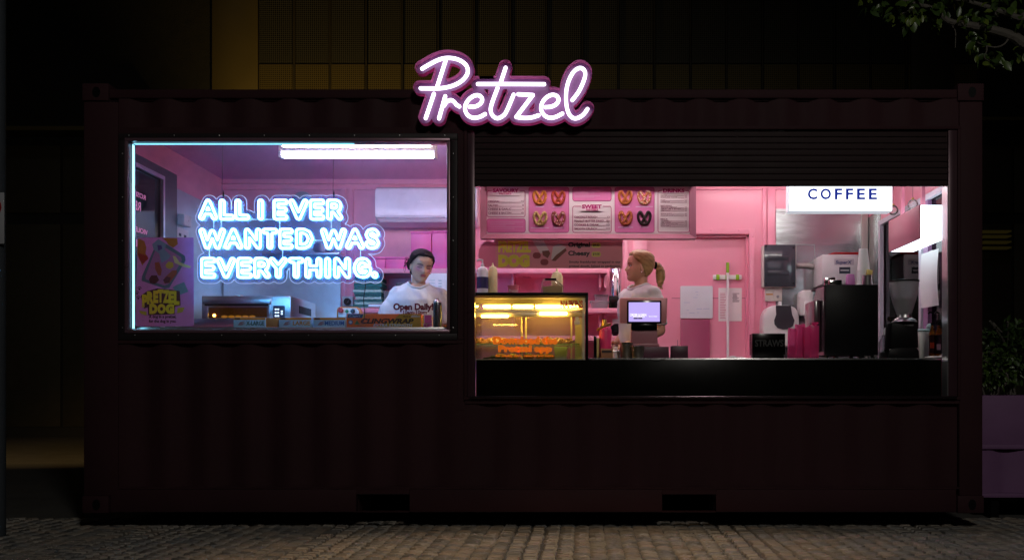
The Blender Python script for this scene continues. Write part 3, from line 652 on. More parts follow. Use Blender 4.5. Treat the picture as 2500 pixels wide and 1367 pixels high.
obj('pink_tile', tiles, mat('menu_tile_pink', lin(232, 128, 182), .45, var=.05), mb); obj('border_line', lines, magenta, mb)
mask = B()
for a0, c0, a1, c1 in ((260, 85, 555, 160), (1200, 255, 1430, 325), (2050, 90, 2300, 135)): p0, p1 = mz(a0, c0), mz(a1, c1); obj('heading_ground', B().pbox(*p0, *p1, pm - .004, pm - .0025), mat('menu_paper', (1, 1, 1)), mb)
pass
b = B()
for st, a0, c0, a1, c1, bo in (('SAVOURY', 273, 88, 545, 130, .05), ('PRETZELS', 340, 135, 467, 152, .03), ('SWEET', 1210, 257, 1418, 300, .05), ('PRETZELS', 1253, 304, 1380, 322, .03), ('DRINKS', 2063, 90, 2290, 130, .05)):
    obj('heading', B().text(st, *mz(a0, c0), *mz(a1, c1), pm - .004, .001, bo), magenta, mb)
b = B()
def row(st, pr, xa, xb, y0, y1, xt):
    b = B(); b.text(st, *mz(xa, y0), *mz(xt, y1), pm, .001, .012); b.text(pr, *mz(xb - 12 * len(pr.replace('.', '')), y0), *mz(xb, y1), pm, .001, .012)
    b.pbox(*mz(xt + 4, y1 - 4), *mz(xb - 12 * len(pr.replace('.', '')) - 5, y1 - 1), pm - .0008, pm); obj('menu_line', b, text_c, mb)['kind'] = 'stuff'
for st, pr, y, xt in (('ORIGINAL', '7.5', 213, 347), ('SALTED', '8', 255, 328), ('CHEESE & GARLIC', '9', 293, 468), ('CHEESE & BACON', '10', 335, 466)): row(st, pr, 225, 596, y, y + 24, xt)
for st, pr, y, xt in (('COCONUT ROUGH', '13', 378, 1372), ('PEANUT BUTTER DRIED', '10.5', 418, 1440), ('COOKIES & CREAM', '11.5', 458, 1383), ('SMOOTH CRUNCH', '11.5', 498, 1368)): row(st, pr, 1130, 1500, y, y + 23, xt)
for st, pr, y, xt in (('WATER', '3.5', 156, 2105), ('SPARKLING WATER', '4.5', 175, 2215), ('POPS', '4.5', 208, 2087), ('POWERADE', '5.5', 227, 2135), ('SOFT DRINKS', '', 262, 2155), ('ORANGE & MANGO', '4.5', 281, 2212), ('LEMON LIME & BITTERS', '4.5', 299, 2250), ('LEMONADE', '4.5', 317, 2143), ('APPLE JUICE', '4.5', 349, 2155), ('ORANGE JUICE', '4.5', 368, 2172), ('MILK', '', 404, 2115), ('COFFEE', '4.5', 423, 2122), ('ICED COFFEE', '5.5', 441, 2145), ('HOT CHOCOLATE', '5.5', 460, 2222), ('CHAI', '5.5', 478, 2140)):
    if pr: row(st, pr, 2038, 2315, y, y + 12, xt)
    else: obj('menu_line', B().text(st, *mz(2038, y), *mz(xt, y + 12), pm, .001, .012), text_c, mb)['kind'] = 'stuff'
b = B()
for i in range(5): b.pbox(*mz(1130, 118 + i * 15), *mz(1400 - (i % 3) * 60, 121 + i * 15), pm - .0024, pm - .0014); b.pbox(*mz(240, 440 + i * 17), *mz(590 - (i % 3) * 90, 443 + i * 17), pm - .0024, pm - .0014)
for x, y, w_ in ((722, 275, 90), (902, 275, 110), (672, 497, 190), (915, 497, 100), (1620, 275, 95), (1775, 275, 180), (1590, 492, 160), (1825, 492, 85)): b.pbox(*mz(x, y), *mz(x + w_, y + 9), pm - .0024, pm - .0014)
obj('fine_print', b, ink(238, 190, 220), mb)['kind'] = 'stuff'
def pretzel(cx, cy, w, h, Y, r, col, lumps=0, lcol=None, parent=None, name='pretzel_picture', seed=0):
    key = [(.10, -.50), (-.30, -.50), (-.22, -.05), (.20, .25)]
    pts = []
    for k in range(49):
        t = -2.35 + 4.7 * k / 48
        pts.append((math.sin(t) * (1 - .0 * abs(t)), -math.cos(t)))
    L = [(-.18, -.96), (-.55, -.88), (-.92, -.45), (-.95, .1), (-.72, .72), (-.42, .95), (-.14, .78), (.0, .45), (.05, .0), (.30, -.45), (.45, -.85)]
    # loop: left lobe, crossing ends, right lobe
    path = [(-.42, -.86), (-.20, -.45), (.08, .02), (.38, .55), (.60, .90), (.85, .75), (.97, .25), (.82, -.45), (.45, -.90), (0, -1.0), (-.45, -.90), (-.82, -.45), (-.97, .25), (-.85, .75), (-.60, .90), (-.38, .55), (-.08, .02), (.20, -.45), (.42, -.86)]
    pp = catmull([P(cx + x * w / 2, cy - z * h / 2 * .92, Y) for x, z in path], 4)
    o = obj(name, B().tube(pp, r, 7, False, .45), col, parent)
    if lumps:
        rr = random.Random(seed); bb = B()
        for i in range(lumps):
            q = pp[rr.randrange(len(pp))]; bb.ball(q + Vector((rr.uniform(-r, r) * .7, -r * .4, rr.uniform(-r, r) * .7)), r * rr.uniform(.25, .45), 6)
        obj('topping', bb, lcol, o)
    return o
for i, (x, y, c, l, lc) in enumerate(((765, 182, (196, 110, 40), 10, (225, 160, 70)), (962, 182, (176, 62, 36), 14, (215, 120, 60)), (770, 402, (190, 150, 90), 34, (225, 200, 140)), (962, 400, (150, 70, 60), 22, (232, 190, 180)), (1665, 178, (186, 98, 44), 0, None), (1866, 182, (206, 120, 80), 40, (250, 225, 205)), (1668, 396, (176, 84, 46), 30, (220, 150, 80)), (1866, 396, (46, 22, 26), 0, None))):
    cx, cy = mz(x, y); pretzel(cx, cy, 130 / 4.31, 146 / 4.31, pm - .004, .0105, ink(*c), l, lc and ink(*lc), mb, seed=i)

BY = .64
bn = thing('promo_banner', 'dim pink printed banner with yellow lettering hung under the menu board', 'banner', P(1344, 655, BY))
M_ban = mat('banner_print', lin(224, 138, 148), .6, var=.12, scale=2)
obj('sheet', B().pbox(1207, 585, 1520, 655, BY, BY + .006), M_ban, bn)
b = B(); pts = [(1168 + 25 + 25 * math.cos(R(t)) * (1.0 if 60 < t < 300 else .6), 620 + 33 * math.sin(R(t))) for t in range(60, 301, 20)]
b.pprism(pts + [(1209, 586), (1209, 654)][:0] + [(1210, 590), (1210, 650)], BY - .002, BY - .0005); obj('rounded_flap', b, mat('banner_flap_pink', lin(224, 120, 150), .6), bn)
for px in (1230, 1500): obj('cord', B().tube([P(px, 586, BY + .003), (X_(px, BY), BY + .003, CZ)], .0015, 5), M_black, bn)
def bz(x, y): return (1140 + x / 4.31, 440 + y / 4.31)
b = B(); b.text('PRETZEL', *bz(330, 640), *bz(672, 762), BY, .0012, .06); b.text('DOG', *bz(330, 782), *bz(660, 915), BY, .0012, .09)
obj('yellow_lettering', b, ink(225, 205, 60), bn)
for st, a0, c0, a1, c1, yy, bo in (('Original', 1065, 652, 1295, 718, BY, .045), ('Cheesy', 1065, 742, 1295, 808, BY, .045), ('Smoky frankfurter wrapped in our', 1075, 848, 1618, 878, BY, .02), ('pretzel dough, baked to perfection.', 1075, 892, 1620, 922, BY, .02), ('$9.00', 1328, 670, 1392, 700, BY - .0016, .02), ('$10.00', 1325, 765, 1394, 792, BY - .0016, .02)):
    obj('dark_lettering', B().text(st, *bz(a0, c0), *bz(a1, c1), yy, .0012, bo), ink(40, 16, 22), bn)
b = B()
for y in (686, 780): rrect(b, *bz(1312, y - 28), *bz(1408, y + 26), BY, 5); 
obj('price_flash', b, ink(215, 195, 90), bn)
obj('wrapper_picture', B().pprism([bz(*q) for q in ((680, 622), (800, 622), (862, 735), (775, 772))], BY - .0015, BY).pprism([bz(*q) for q in ((905, 700), (960, 670), (1045, 700), (1020, 730), (930, 850), (885, 830))], BY - .0015, BY), ink(214, 186, 186), bn)
obj('hotdog_picture', B().pprism([bz(*q) for q in ((790, 745), (860, 738), (878, 770), (850, 820), (800, 790))], BY - .0025, BY - .0016).pprism([bz(*q) for q in ((935, 790), (1035, 715), (1050, 740), (930, 850), (890, 845))], BY - .0025, BY - .0016), ink(120, 52, 40), bn)
b = B()
for x, y in ((735, 790), (815, 860)): rrect(b, *bz(x - 42, y - 30), *bz(x + 42, y + 34), BY, 7)
obj('dip_pot_picture', b, ink(140, 40, 50), bn)
# ------------------------------------------------------------------ window poster and window lettering
def paper_mat(name, col, tr=.15):                           # printed paper that lets some light through
    m = bpy.data.materials.new(name); m.use_nodes = True; n = m.node_tree.nodes; l = m.node_tree.links; p = n['Principled BSDF']; p.inputs['Base Color'].default_value = (*col, 1); p.inputs['Roughness'].default_value = .5
    t = n.new('ShaderNodeBsdfTranslucent'); t.inputs[0].default_value = (*col, 1); x = n.new('ShaderNodeMixShader'); x.inputs[0].default_value = tr
    l.new(p.outputs[0], x.inputs[1]); l.new(t.outputs[0], x.inputs[2]); l.new(x.outputs[0], n['Material Output'].inputs[0]); return m
PINKS = {}
def pink_(c):
    if c not in PINKS: PINKS[c] = paper_mat('poster_print_%d_%d_%d' % c, lin(*c))
    return PINKS[c]
PY = .42
po = thing('window_poster', 'mauve pretzel dog poster with yellow lettering taped inside the left window', 'poster', P(402, 798, PY))
def oz(x, y): return (280 + x / 5.257, 560 + y / 5.257)
obj('sheet', B().pprism([oz(295, 105), oz(1012, 105), oz(1015, 1243), oz(262, 1243)], PY, PY + .002), paper_mat('poster_mauve', lin(226, 150, 226)), po)
def pp_(name, polys, col, d=.001):
    b = B()
    for pl in polys: b.pprism([oz(*q) for q in pl], PY - d, PY - d + .0008)
    return obj(name, b, pink_(col), po)
pp_('tray_picture', [[(560, 125), (650, 180), (900, 340), (910, 400), (700, 750), (640, 760), (345, 660), (350, 600)]], (96, 120, 138), .001)
pp_('tray_picture', [[(560, 165), (640, 230), (850, 355), (860, 400), (690, 700), (640, 720), (400, 640), (395, 600)]], (178, 120, 176), .002)
pp_('foil_picture', [[(480, 190), (560, 125), (660, 190), (640, 260), (720, 340), (690, 380), (600, 430), (570, 310), (500, 260)]], (130, 160, 190), .003)
pp_('foil_picture', [[(545, 200), (600, 205), (610, 250), (560, 275)]], (96, 70, 150), .004)
pp_('pretzel_dog_picture', [[(300, 115), (380, 150), (405, 230), (395, 310), (432, 370), (370, 440), (355, 465), (325, 400), (290, 330)], [(610, 110), (800, 115), (810, 190), (750, 235), (690, 200), (660, 150)]], (190, 120, 30), .003)
pp_('pretzel_dog_picture', [[(295, 300), (420, 340), (430, 380), (360, 440), (320, 390)]], (170, 50, 30), .004)
pp_('pretzel_dog_picture', [[(515, 425), (570, 418), (605, 520), (590, 595), (560, 590), (520, 510)], [(640, 620), (740, 525), (800, 525), (795, 570), (700, 690), (630, 690)]], (165, 84, 50), .003)
pp_('dip_picture', [[(650 + 0, 460), (690, 412), (750, 425), (755, 480), (710, 510), (665, 495)]], (205, 180, 60), .003)
pp_('dip_picture', [[(440, 640), (470, 590), (540, 590), (570, 650), (520, 700), (455, 690)], [(620, 650), (670, 600), (720, 620), (700, 680), (650, 695)]], (84, 26, 30), .004)
pp_('napkin_picture', [[(790, 715), (890, 675), (945, 800), (835, 840), (740, 745)]], (120, 160, 178), .003)
pp_('napkin_picture', [[(745, 340), (780, 345), (830, 420), (980, 475), (965, 498), (880, 480), (770, 430)]], (226, 214, 150), .004)
pp_('lettering_ground', [[(335, 850), (420, 790), (550, 755), (700, 770), (835, 790), (845, 975), (775, 985), (770, 1085), (430, 1100), (425, 1000), (375, 1015)]], (78, 26, 40), .005)
b = B()
for ch, a, c, y0, y1 in (('P', 352, 425, 835, 1000), ('R', 415, 505, 795, 960), ('E', 495, 560, 785, 945), ('T', 552, 625, 770, 940), ('Z', 618, 700, 778, 945), ('E', 690, 762, 790, 950), ('L', 762, 832, 790, 970)):
    b.text(ch, *oz(a, y0), *oz(c, y1), PY - .0052, .001, .07)
for ch, a, c in (('D', 445, 548), ('O', 548, 655), ('G', 655, 765)): b.text(ch, *oz(a, 955), *oz(c, 1085), PY - .0052, .001, .09)
obj('yellow_lettering', b, pink_((236, 226, 40)), po)
b = B(); b.text('A dog in a pretzel,', *oz(438, 1098), *oz(790, 1150), PY, .001, .035); b.text('for the dog in you.', *oz(438, 1155), *oz(790, 1208), PY, .001, .035); obj('tagline', b, pink_((60, 14, 36)), po)
pp_('wing_emblem', [[(308, 1040), (410, 1055), (408, 1105), (340, 1085)], [(805, 1005), (898, 1000), (870, 1060), (800, 1075)]], (206, 196, 60), .003)
b = B()
for x, y in ((318, 758), (288, 815), (305, 878)):
    for dx, dy, r in ((0, 8, 13), (-18, -10, 7), (-5, -20, 7), (10, -18, 7), (22, -6, 7)): b.lathe((X_(oz(x + dx, y)[0], PY), 0, Z_(oz(x, y + dy)[1], PY)), [(r / 5.257 / S(PY), PY - .0018), (r / 5.257 / S(PY), PY - .0004)], 10, 'y')
obj('paw_print', b, ink(70, 26, 50), po)
b = B(); b.text('Open Daily!', 960, 740, 1058, 762, .040, .001, .05); b.text('10am-10pm', 984, 757.5, 1042, 769, .040, .001, .035)
wl2 = obj('window_lettering', b, ink(112, 18, 52), K)

# ------------------------------------------------------------------ boxes along the window sill
SIL = 1.3605
M_kraft = mat('brown_card', lin(176, 130, 74), .7)
def zbox(b, px0, px1, ya, yb, z0, z1, bev=.001): return b.box(X_(px0, ya), X_(px1, ya), ya, yb, z0, z1, bev)
def glove_box(p0, p1, word, wcol, label, wx):
    Y = .36; z1 = Z_(775, Y); t = thing('glove_box', label, 'box', (X_((p0 + p1) / 2, Y), Y + .05, SIL), 'disposable glove boxes on the window sill')
    obj('carton', zbox(B(), p0, p1, Y, Y + .11, SIL, z1), mat('pale_blue_card', lin(165, 215, 246), .5), t)
    obj('orange_band', B().pbox(p0 + .4, 775.5, p1 - .4, 780.5, Y - .001, Y - .0002), ink(226, 150, 40), t)
    obj('dark_mark', B().pbox(p0 + 3, 775.8, p0 + 16, 779.6, Y - .002, Y - .0012), ink(70, 44, 30), t)
    h = B().pprism([(p0 + 10, 794), (p0 + 16, 786), (p0 + 30, 783), (p0 + 20, 789), (p0 + 31, 786.5), (p0 + 21, 791), (p0 + 30, 790), (p0 + 20, 794)], Y - .001, Y - .0002); obj('hand_picture', h, ink(150, 130, 150), t)
    obj('size_lettering', B().text(word, wx, 783.5, p1 - 3, 794, Y, .001, .03), ink(*wcol), t)
glove_box(570, 648, 'X-LARGE', (22, 90, 96), 'pale blue glove box marked X-LARGE on the window sill', 601)
glove_box(681, 760, 'LARGE', (190, 140, 30), 'pale blue glove box marked LARGE on the window sill', 715)
glove_box(765, 843, 'MEDIUM', (30, 110, 190), 'pale blue glove box marked MEDIUM on the window sill', 793)
Y = .37
solo('open_carton', B().prism([(X_(650, Y), SIL), (X_(676, Y), SIL), (X_(680, Y), Z_(776, Y)), (X_(649, Y), Z_(776, Y))], Y, Y + .09, .001), M_kraft, 'small plain brown carton between the X-LARGE and LARGE glove boxes', 'box')
Y = .33; t = thing('clingwrap_box', 'long orange and gold cling wrap box on the window sill', 'box', (X_(936, Y), Y + .03, SIL))
obj('carton', zbox(B(), 846, 1028, Y, Y + .07, SIL, Z_(766, Y)), mat('orange_card', lin(244, 120, 44), .45), t)
obj('gold_panel', B().pprism([(918, 798.5), (952, 784), (965, 777), (976, 766.5), (1027.5, 766.5), (1027.5, 798.5)], Y - .001, Y - .0002), ink(176, 148, 44), t)
obj('gold_stripe', B().pprism([(884, 776), (888, 766.5), (894, 766.5), (890, 776)], Y - .001, Y - .0002), ink(214, 190, 100), t)
obj('blue_panel', B().pprism([(848, 776), (850, 766.5), (888, 766.5), (884, 776)], Y - .001, Y - .0002), ink(32, 92, 122), t)
b = B(); b.text('Capri', 853, 768, 880, 775.5, Y - .001, .0006, .0, .3); b.text('EXTRA STRENGTH', 911, 790.5, 1007, 797.5, Y - .0012, .0006, .03, .25); b.text('600m', 1004, 769.5, 1025, 774.5, Y - .0012, .0006, .02, .2); obj('pale_lettering', b, ink(190, 214, 230), t)
b = B(); b.text('CLINGWRAP', 881, 777.5, 1010, 790, Y - .0012, .0008, .05, .25); b.text('45cm x', 984, 770, 1002, 774.5, Y - .0012, .0006, .02); obj('black_lettering', b, ink(34, 22, 16), t)
obj('round_mark', B().lathe((X_(856, Y), 0, Z_(786.5, Y)), [(.016, Y - .001), (.016, Y - .0002)], 18, 'y'), ink(40, 110, 160), t)
obj('round_mark', B().lathe((X_(856, Y), 0, Z_(786.5, Y)), [(.010, Y - .002), (.010, Y - .0012)], 18, 'y'), ink(200, 220, 230), t)
obj('triangle_mark', B().pprism([(865, 792), (871.5, 781), (878, 792)], Y - .001, Y - .0002), ink(60, 120, 80), t)
# can with funky label, flask
Y = .32; t = thing('labelled_jar', 'orange jar with a pink bubble letter label beside the cling wrap box', 'jar', (X_(1044, Y), Y, SIL))
obj('jar_body', B().plathe(1043, Y, [(13.5, 945 - (SIL - EYE) * S(Y)), (13.5, 776), (12, 771), (9, 769)], 24), mat('amber_jar', lin(226, 140, 40), .25, emit=(1, .5, .08), es=.05), t)
b = B(); b.text('E', 1037, 769.5, 1054, 789, Y - .0405, .001, .10); b.text('US', 1035, 790.5, 1055, 799, Y - .040, .001, .10); obj('bubble_lettering', b, ink(226, 90, 170), t)
b = B(); b.text('E', 1035.5, 768, 1055.5, 790.5, Y - .0385, .001, .16); b.text('US', 1034, 789.5, 1056, 800, Y - .0385, .001, .16); obj('lettering_outline', b, ink(250, 225, 235), t)
Y = .27; t = thing('steel_flask', 'dark steel flask with a screw cap standing at the right end of the window sill', 'flask', (X_(1068, Y), Y, SIL))
zpy = 945 - (SIL - EYE) * S(Y)
obj('flask_body', B().plathe(1068, Y, [(10.6, zpy), (10.8, 790), (10.6, 745), (9.5, 739)], 28), mat('gunmetal', (.10, .12, .13), .22, .95), t)
obj('collar', B().plathe(1068, Y, [(10.3, 739), (9.6, 735), (6, 732)], 24), M_steel2, t)
obj('cap', B().plathe(1068, Y, [(4.6, 732), (4.2, 728.5), (2, 727)], 16), M_grey, t)

# ------------------------------------------------------------------ things at the back of the left bay
OY = 1.38; OZ = 1.5055
def vz(x, y): return (280 + x / 5.257, 560 + y / 5.257)
ov = thing('deck_oven', 'wide steel deck oven with a glowing glass door behind the neon lettering', 'oven', (X_(600, OY), OY + .3, OZ))
zt_ = Z_(722, OY); xa, xb = X_(491, OY), X_(708, OY)
obj('oven_body', B().box(xa, xb, OY + .012, OY + .75, OZ, zt_, .004), M_steel2, ov)
obj('fascia', B().pbox(493, 729, 660, 742, OY - .025, OY + .011, .004), M_steel2, ov)
obj('door_frame', B().pbox(494, 743, 508, 776, OY - .01, OY + .011, .002).pbox(652, 743, 660, 776, OY - .01, OY + .011, .002).pbox(508, 743, 652, 750, OY - .01, OY + .011, .002), M_steel2, ov)
M_ovg = mat('oven_interior', (.10, .05, .015), .4, emit=(1, .35, .03), es=.02)
obj('door_glass', B().pbox(509, 751, 651, 776, OY - .002, OY + .010), glass('oven_glass', tint=(.9, .75, .5)), ov)
obj('cavity', B().pbox(509, 751, 651, 776, OY + .0105, OY + .0115), M_ovg, ov)
obj('oven_lamp', B().ball(P(523, 770, OY + .006), (.012, .003, .012), 12), lamp('oven_bulb', (1, .5, .1), 26), ov)
b = B()
for i in range(5): b.ball(P(548 + i * 17, 773, OY + .006), (.028, .003, .012), 10)
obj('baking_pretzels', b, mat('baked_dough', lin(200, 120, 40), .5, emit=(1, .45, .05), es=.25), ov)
obj('handle', B().tube([P(500, 744, OY - .05), P(655, 744, OY - .05)], .008, 8).tube([P(510, 744, OY - .05), P(510, 744, OY)], .006, 6).tube([P(648, 744, OY - .05), P(648, 744, OY)], .006, 6), M_black, ov)
obj('control_panel', B().pbox(667, 746, 695, 776, OY + .004, OY + .0115, .002), ink(20, 34, 60), ov)
b = B()
for x, y in ((673, 755), (679, 755), (673, 763), (679, 763), (673, 771), (679, 771), (688, 760), (688, 766)): b.pbox(x - 2.3, y - 2, x + 2.3, y + 2, OY + .0015, OY + .0035)
obj('key', b, mat('lit_keys', (.8, .85, 1), .4, emit=(.7, .85, 1), es=1.2), ov)
b = B(); b.pbox(711, 752, 737, 772, OY + .30, OY + .301)
obj('side_vent', B().box(xb + .0005, xb + .004, OY + .25, OY + .6, Z_(768, OY + .4), Z_(750, OY + .4)), M_black, ov)
obj('flue', B().lathe((X_(583, OY + .2), OY + .2, 0), [(.04, zt_ - .0005), (.04, zt_ + .02), (.02, zt_ + .025)], 16), M_steel2, ov)
# isolator switch, control station, conduit
IY = IYB - .09
t = thing('isolator_switch', 'grey square isolator switch with a round black dial on the back wall', 'switch', P(850, 748, IY))
obj('housing', B().pbox(835, 723, 862, 748, IY, IYB - .0205, .006), mat('pale_grey_box', (.55, .57, .6), .4), t)
obj('dial', B().lathe((X_(848.5, IY), 0, Z_(736.5, IY)), [(.032, IY - .018), (.034, IY - .0005)], 24, 'y'), M_black, t)
obj('knob', B().pprism([(842, 742), (844, 743.5), (855, 731), (853, 729.5)], IY - .035, IY - .0185, .002), M_blackg, t)
QY = 1.15
t = thing('control_station', 'orange edged push button box with red, green and black buttons', 'control box', (X_(852, QY), QY + .05, Z_(800, QY)))
obj('stand', B().box(X_(830, QY), X_(872, QY), QY + .02, QY + .08, FZ + .0005, Z_(790, QY)), M_steel2, t)
obj('box', B().pprism([(822, 792), (822, 757), (824, 752), (829, 749), (872, 749), (877, 752), (881, 760), (881, 792)], QY, QY + .07, .003), mat('amber_box', lin(196, 124, 50), .4), t)
obj('face_plate', B().pprism([(826, 774), (826, 757), (830, 752), (870, 752), (876, 760), (876, 774)], QY - .003, QY - .0005), mat('cream_plate', (.75, .72, .66), .5), t)
for px, py, r, c, d in ((833.5, 758, .021, (190, 24, 24), .03), (847.5, 760, .014, (24, 120, 50), .012), (862.5, 760, .018, (26, 26, 34), .02)):
    obj('push_button', B().lathe((X_(px, QY), 0, Z_(py, QY)), [(r * .8, QY - d - .006), (r, QY - d), (r * .9, QY - .0032)], 18, 'y'), ink(*c, .3), t)
# stack of folded teal cloths on the lower shelf
t = thing('cloth_stack', 'tall stack of folded teal and white cloths on the lower back shelf', 'cloths', (X_(899, 2.0), 2.1, 1.6425))
M_teal = mat('teal_cloth', lin(30, 110, 112), .8, var=.3, scale=40); M_tealw = mat('teal_white_cloth', lin(170, 205, 200), .8, var=.35, scale=60)
rr = random.Random(3); z = 1.6425; top = Z_(680, 2.0)
while z < top:
    h = rr.uniform(.013, .024); b = B(); dx = rr.uniform(-.012, .012); x0, x1 = X_(866, 2.0) + dx, X_(931, 2.0) + rr.uniform(-.012, .012)
    n = 14; pts = [(x0 + (x1 - x0) * k / n, z + .0006) for k in range(n + 1)]; ptt = [(x0 + (x1 - x0) * k / n, z + h * rr.uniform(.75, 1.0)) for k in range(n, -1, -1)]
    b.prism(pts + ptt, 1.985 + rr.uniform(-.02, .02), 2.2); obj('folded_cloth', b, M_teal if rr.random() < .5 else M_tealw, t); z += h
# tubs and trays on the shelf
def tub(px0, py0, px1, Y, z0, label, m=M_tub, lid=True, dep=.16, name='plastic_tub'):
    z1 = Z_(py0, Y); t = thing(name, label, 'tub', (X_((px0 + px1) / 2, Y), Y + dep / 2, z0)); x0, x1 = X_(px0, Y), X_(px1, Y); k = .012
    obj('tub_body', B().prism([(x0 + k, z0), (x1 - k, z0), (x1, z1), (x0, z1)], Y, Y + dep, .002), m, t)
    if lid: obj('lid', B().box(x0 - .006, x1 + .006, Y - .006, Y + dep + .006, z1 + .0003, z1 + .012, .003), M_tub, t)
    return t
tub(937, 714, 966, 1.98, 1.6425, 'cloudy plastic tub beside the teal cloth stack')
solo('cling_roll', B().lathe((X_(900, 1.96), 1.972, 1.642 + .0215), [(.020, 0), (.020, .27)], 16, 'x'), M_steel2, 'silver foil roll lying on the lower shelf before the teal cloths', 'roll')
solo('tablet_box', B().pbox(966, 690, 989, 0, 2.0, 2.18, .004, z0=1.6425), ink(52, 56, 74), 'dark slate box on the lower shelf behind the dark haired woman', 'box')
# pink storage boxes on the upper shelf
for px0, px1, py, lab in ((898, 940.5, 627, 'short hot pink storage box on the upper shelf, nearest the neon lettering'), (941.5, 994, 627, 'short hot pink storage box on the upper shelf, left of the dark haired woman'), (1003, 1053, 565, 'tall hot pink storage box on the upper shelf behind the dark haired woman'), (1055, 1118, 563, 'tall hot pink storage box on the upper shelf at the window edge')):
    t = thing('storage_box', lab, 'box', (X_((px0 + px1) / 2, 1.98), 2.1, 1.9905), 'hot pink storage boxes')
    obj('carton', B().box(X_(px0, 1.98), X_(px1, 1.98), 1.98, 2.26, 1.9905, Z_(py, 1.98) - .02, .003), M_pinkhot, t)
    obj('lid', B().box(X_(px0, 1.98) - .003, X_(px1, 1.98) + .003, 1.974, 2.265, Z_(py, 1.98) - .0195, Z_(py, 1.98), .003), M_pinkhot, t)
# air conditioner
AY = IYB - .24
ac = thing('air_conditioner', 'white wall mounted split air conditioner with a rounded front', 'air conditioner', P(1040, 548, AY))
prof = [(IYB - .022, Z_(452, AY)), (AY + .08, Z_(452, AY)), (AY + .02, Z_(460, AY)), (AY, Z_(474, AY)), (AY + .004, Z_(528, AY)), (AY + .02, Z_(531, AY)), (AY + .06, Z_(538, AY)), (AY + .12, Z_(546, AY)), (IYB - .022, Z_(547, AY))]
b = B(); xa, xb = X_(915, AY), X_(1165, AY)
v0 = [b.bm.verts.new((xa, y, z)) for y, z in prof]; v1 = [b.bm.verts.new((xb, y, z)) for y, z in prof]
for i in range(len(prof) - 1): b.bm.faces.new((v0[i], v0[i + 1], v1[i + 1], v1[i]))
b.bm.faces.new(v0); b.bm.faces.new(v1[::-1]); b.bm.faces.new((v0[0], v1[0], v1[-1], v0[-1])); bmesh.ops.recalc_face_normals(b.bm, faces=b.bm.faces)
bmesh.ops.bevel(b.bm, geom=list(b.bm.edges), offset=.008, segments=2, affect='EDGES')
obj('casing', b, mat('ac_white', (.84, .78, .82), .2), ac)
obj('louvre', B().box(xa + .03, xb - .03, AY + .03, AY + .035, Z_(541, AY), Z_(532.5, AY)), mat('ac_louvre', (.45, .36, .42), .4), ac)
b = B(); b.text('MITSUBISHI', 1026, 490, 1053, 495, AY - .0004, .001, .03); c = P(1021, 492.5, AY - .001)
for a in (90, 210, 330):
    d = Vector((math.cos(R(a)), 0, math.sin(R(a)))) * .007; e = Vector((-d.z, 0, d.x)) * .5
    b.prism([((c + q).x, (c + q).z) for q in (Vector((0, 0, 0)), d * .6 + e, d * 1.2, d * .6 - e)], AY - .0015, AY - .0005)
obj('maker_mark', b, ink(250, 240, 245), ac)
# round vent and bowl half hidden behind the neon
t = thing('wall_vent', 'round grey vent cover high on the back wall behind the neon lettering', 'vent', P(741, 515, IYB - .05))
obj('cover', B().lathe((X_(741, IYB), 0, Z_(492, IYB)), [(.05, IYB - .05), (.085, IYB - .04), (.088, IYB - .0125)], 28, 'y'), mat('blue_grey_metal', (.42, .47, .52), .3, .6), t)
for k in range(3): obj('grille_bar', B().lathe((X_(741, IYB), 0, Z_(492, IYB)), [(.020 + k * .012, IYB - .054), (.024 + k * .012, IYB - .054), (.024 + k * .012, IYB - .0505)], 24, 'y', False), M_grey, t)
t = thing('steel_shelf', 'steel wall shelf holding a bowl behind the neon lettering', 'shelf', P(760, 624, 2.05))
obj('board', B().box(X_(640, 2.05), X_(828, 2.05), 2.04, IYB - .0125, Z_(622, 2.05), Z_(617, 2.05), .002), M_steel2, t)
for px in (680, 810): obj('bracket', B().box(X_(px, 2.05), X_(px, 2.05) + .012, 2.12, IYB - .0125, Z_(650, 2.05), Z_(622, 2.05) - .0003), M_steel2, t)
solo('steel_bowl', B().lathe((X_(789, 2.15), 2.15, Z_(617, 2.05) + .0004), [(.055, 0), (.085, .03), (.105, .08), (.108, .085), (.10, .08), (.05, .006)], 26), M_steel2, 'upright steel bowl on the wall shelf behind the neon lettering', 'bowl')
# left wall boxes
lx = IXL + .0062
t = thing('wall_socket_box', 'white surface mounted box on the left steel wall beside the dark window trim', 'socket box', (lx, 1.43, 2.27))
obj('box', B().box(lx, lx + .06, 1.36, 1.50, 2.27, 2.36, .005), M_white, t); obj('screw', B().lathe((lx + .06, 1.43, 2.315), [(.006, .0003), (.005, .003)], 10, 'x'), M_grey, t)
t = thing('notice_sheet', 'white printed notice taped to the left steel wall under the socket box', 'notice', (lx, 1.47, 1.95))
obj('sheet', B().box(lx + .0003, lx + .002, 1.36, 1.58, 1.95, 2.255), M_paper, t)
b = B()
for i in range(7): b.box(lx + .0022, lx + .003, 1.385, 1.43, 2.21 - i * .036 - .024, 2.21 - i * .036).box(lx + .0022, lx + .003, 1.485, 1.53, 2.21 - i * .036 - .024, 2.21 - i * .036)
obj('printed_blocks', b, ink(40, 44, 60), t)
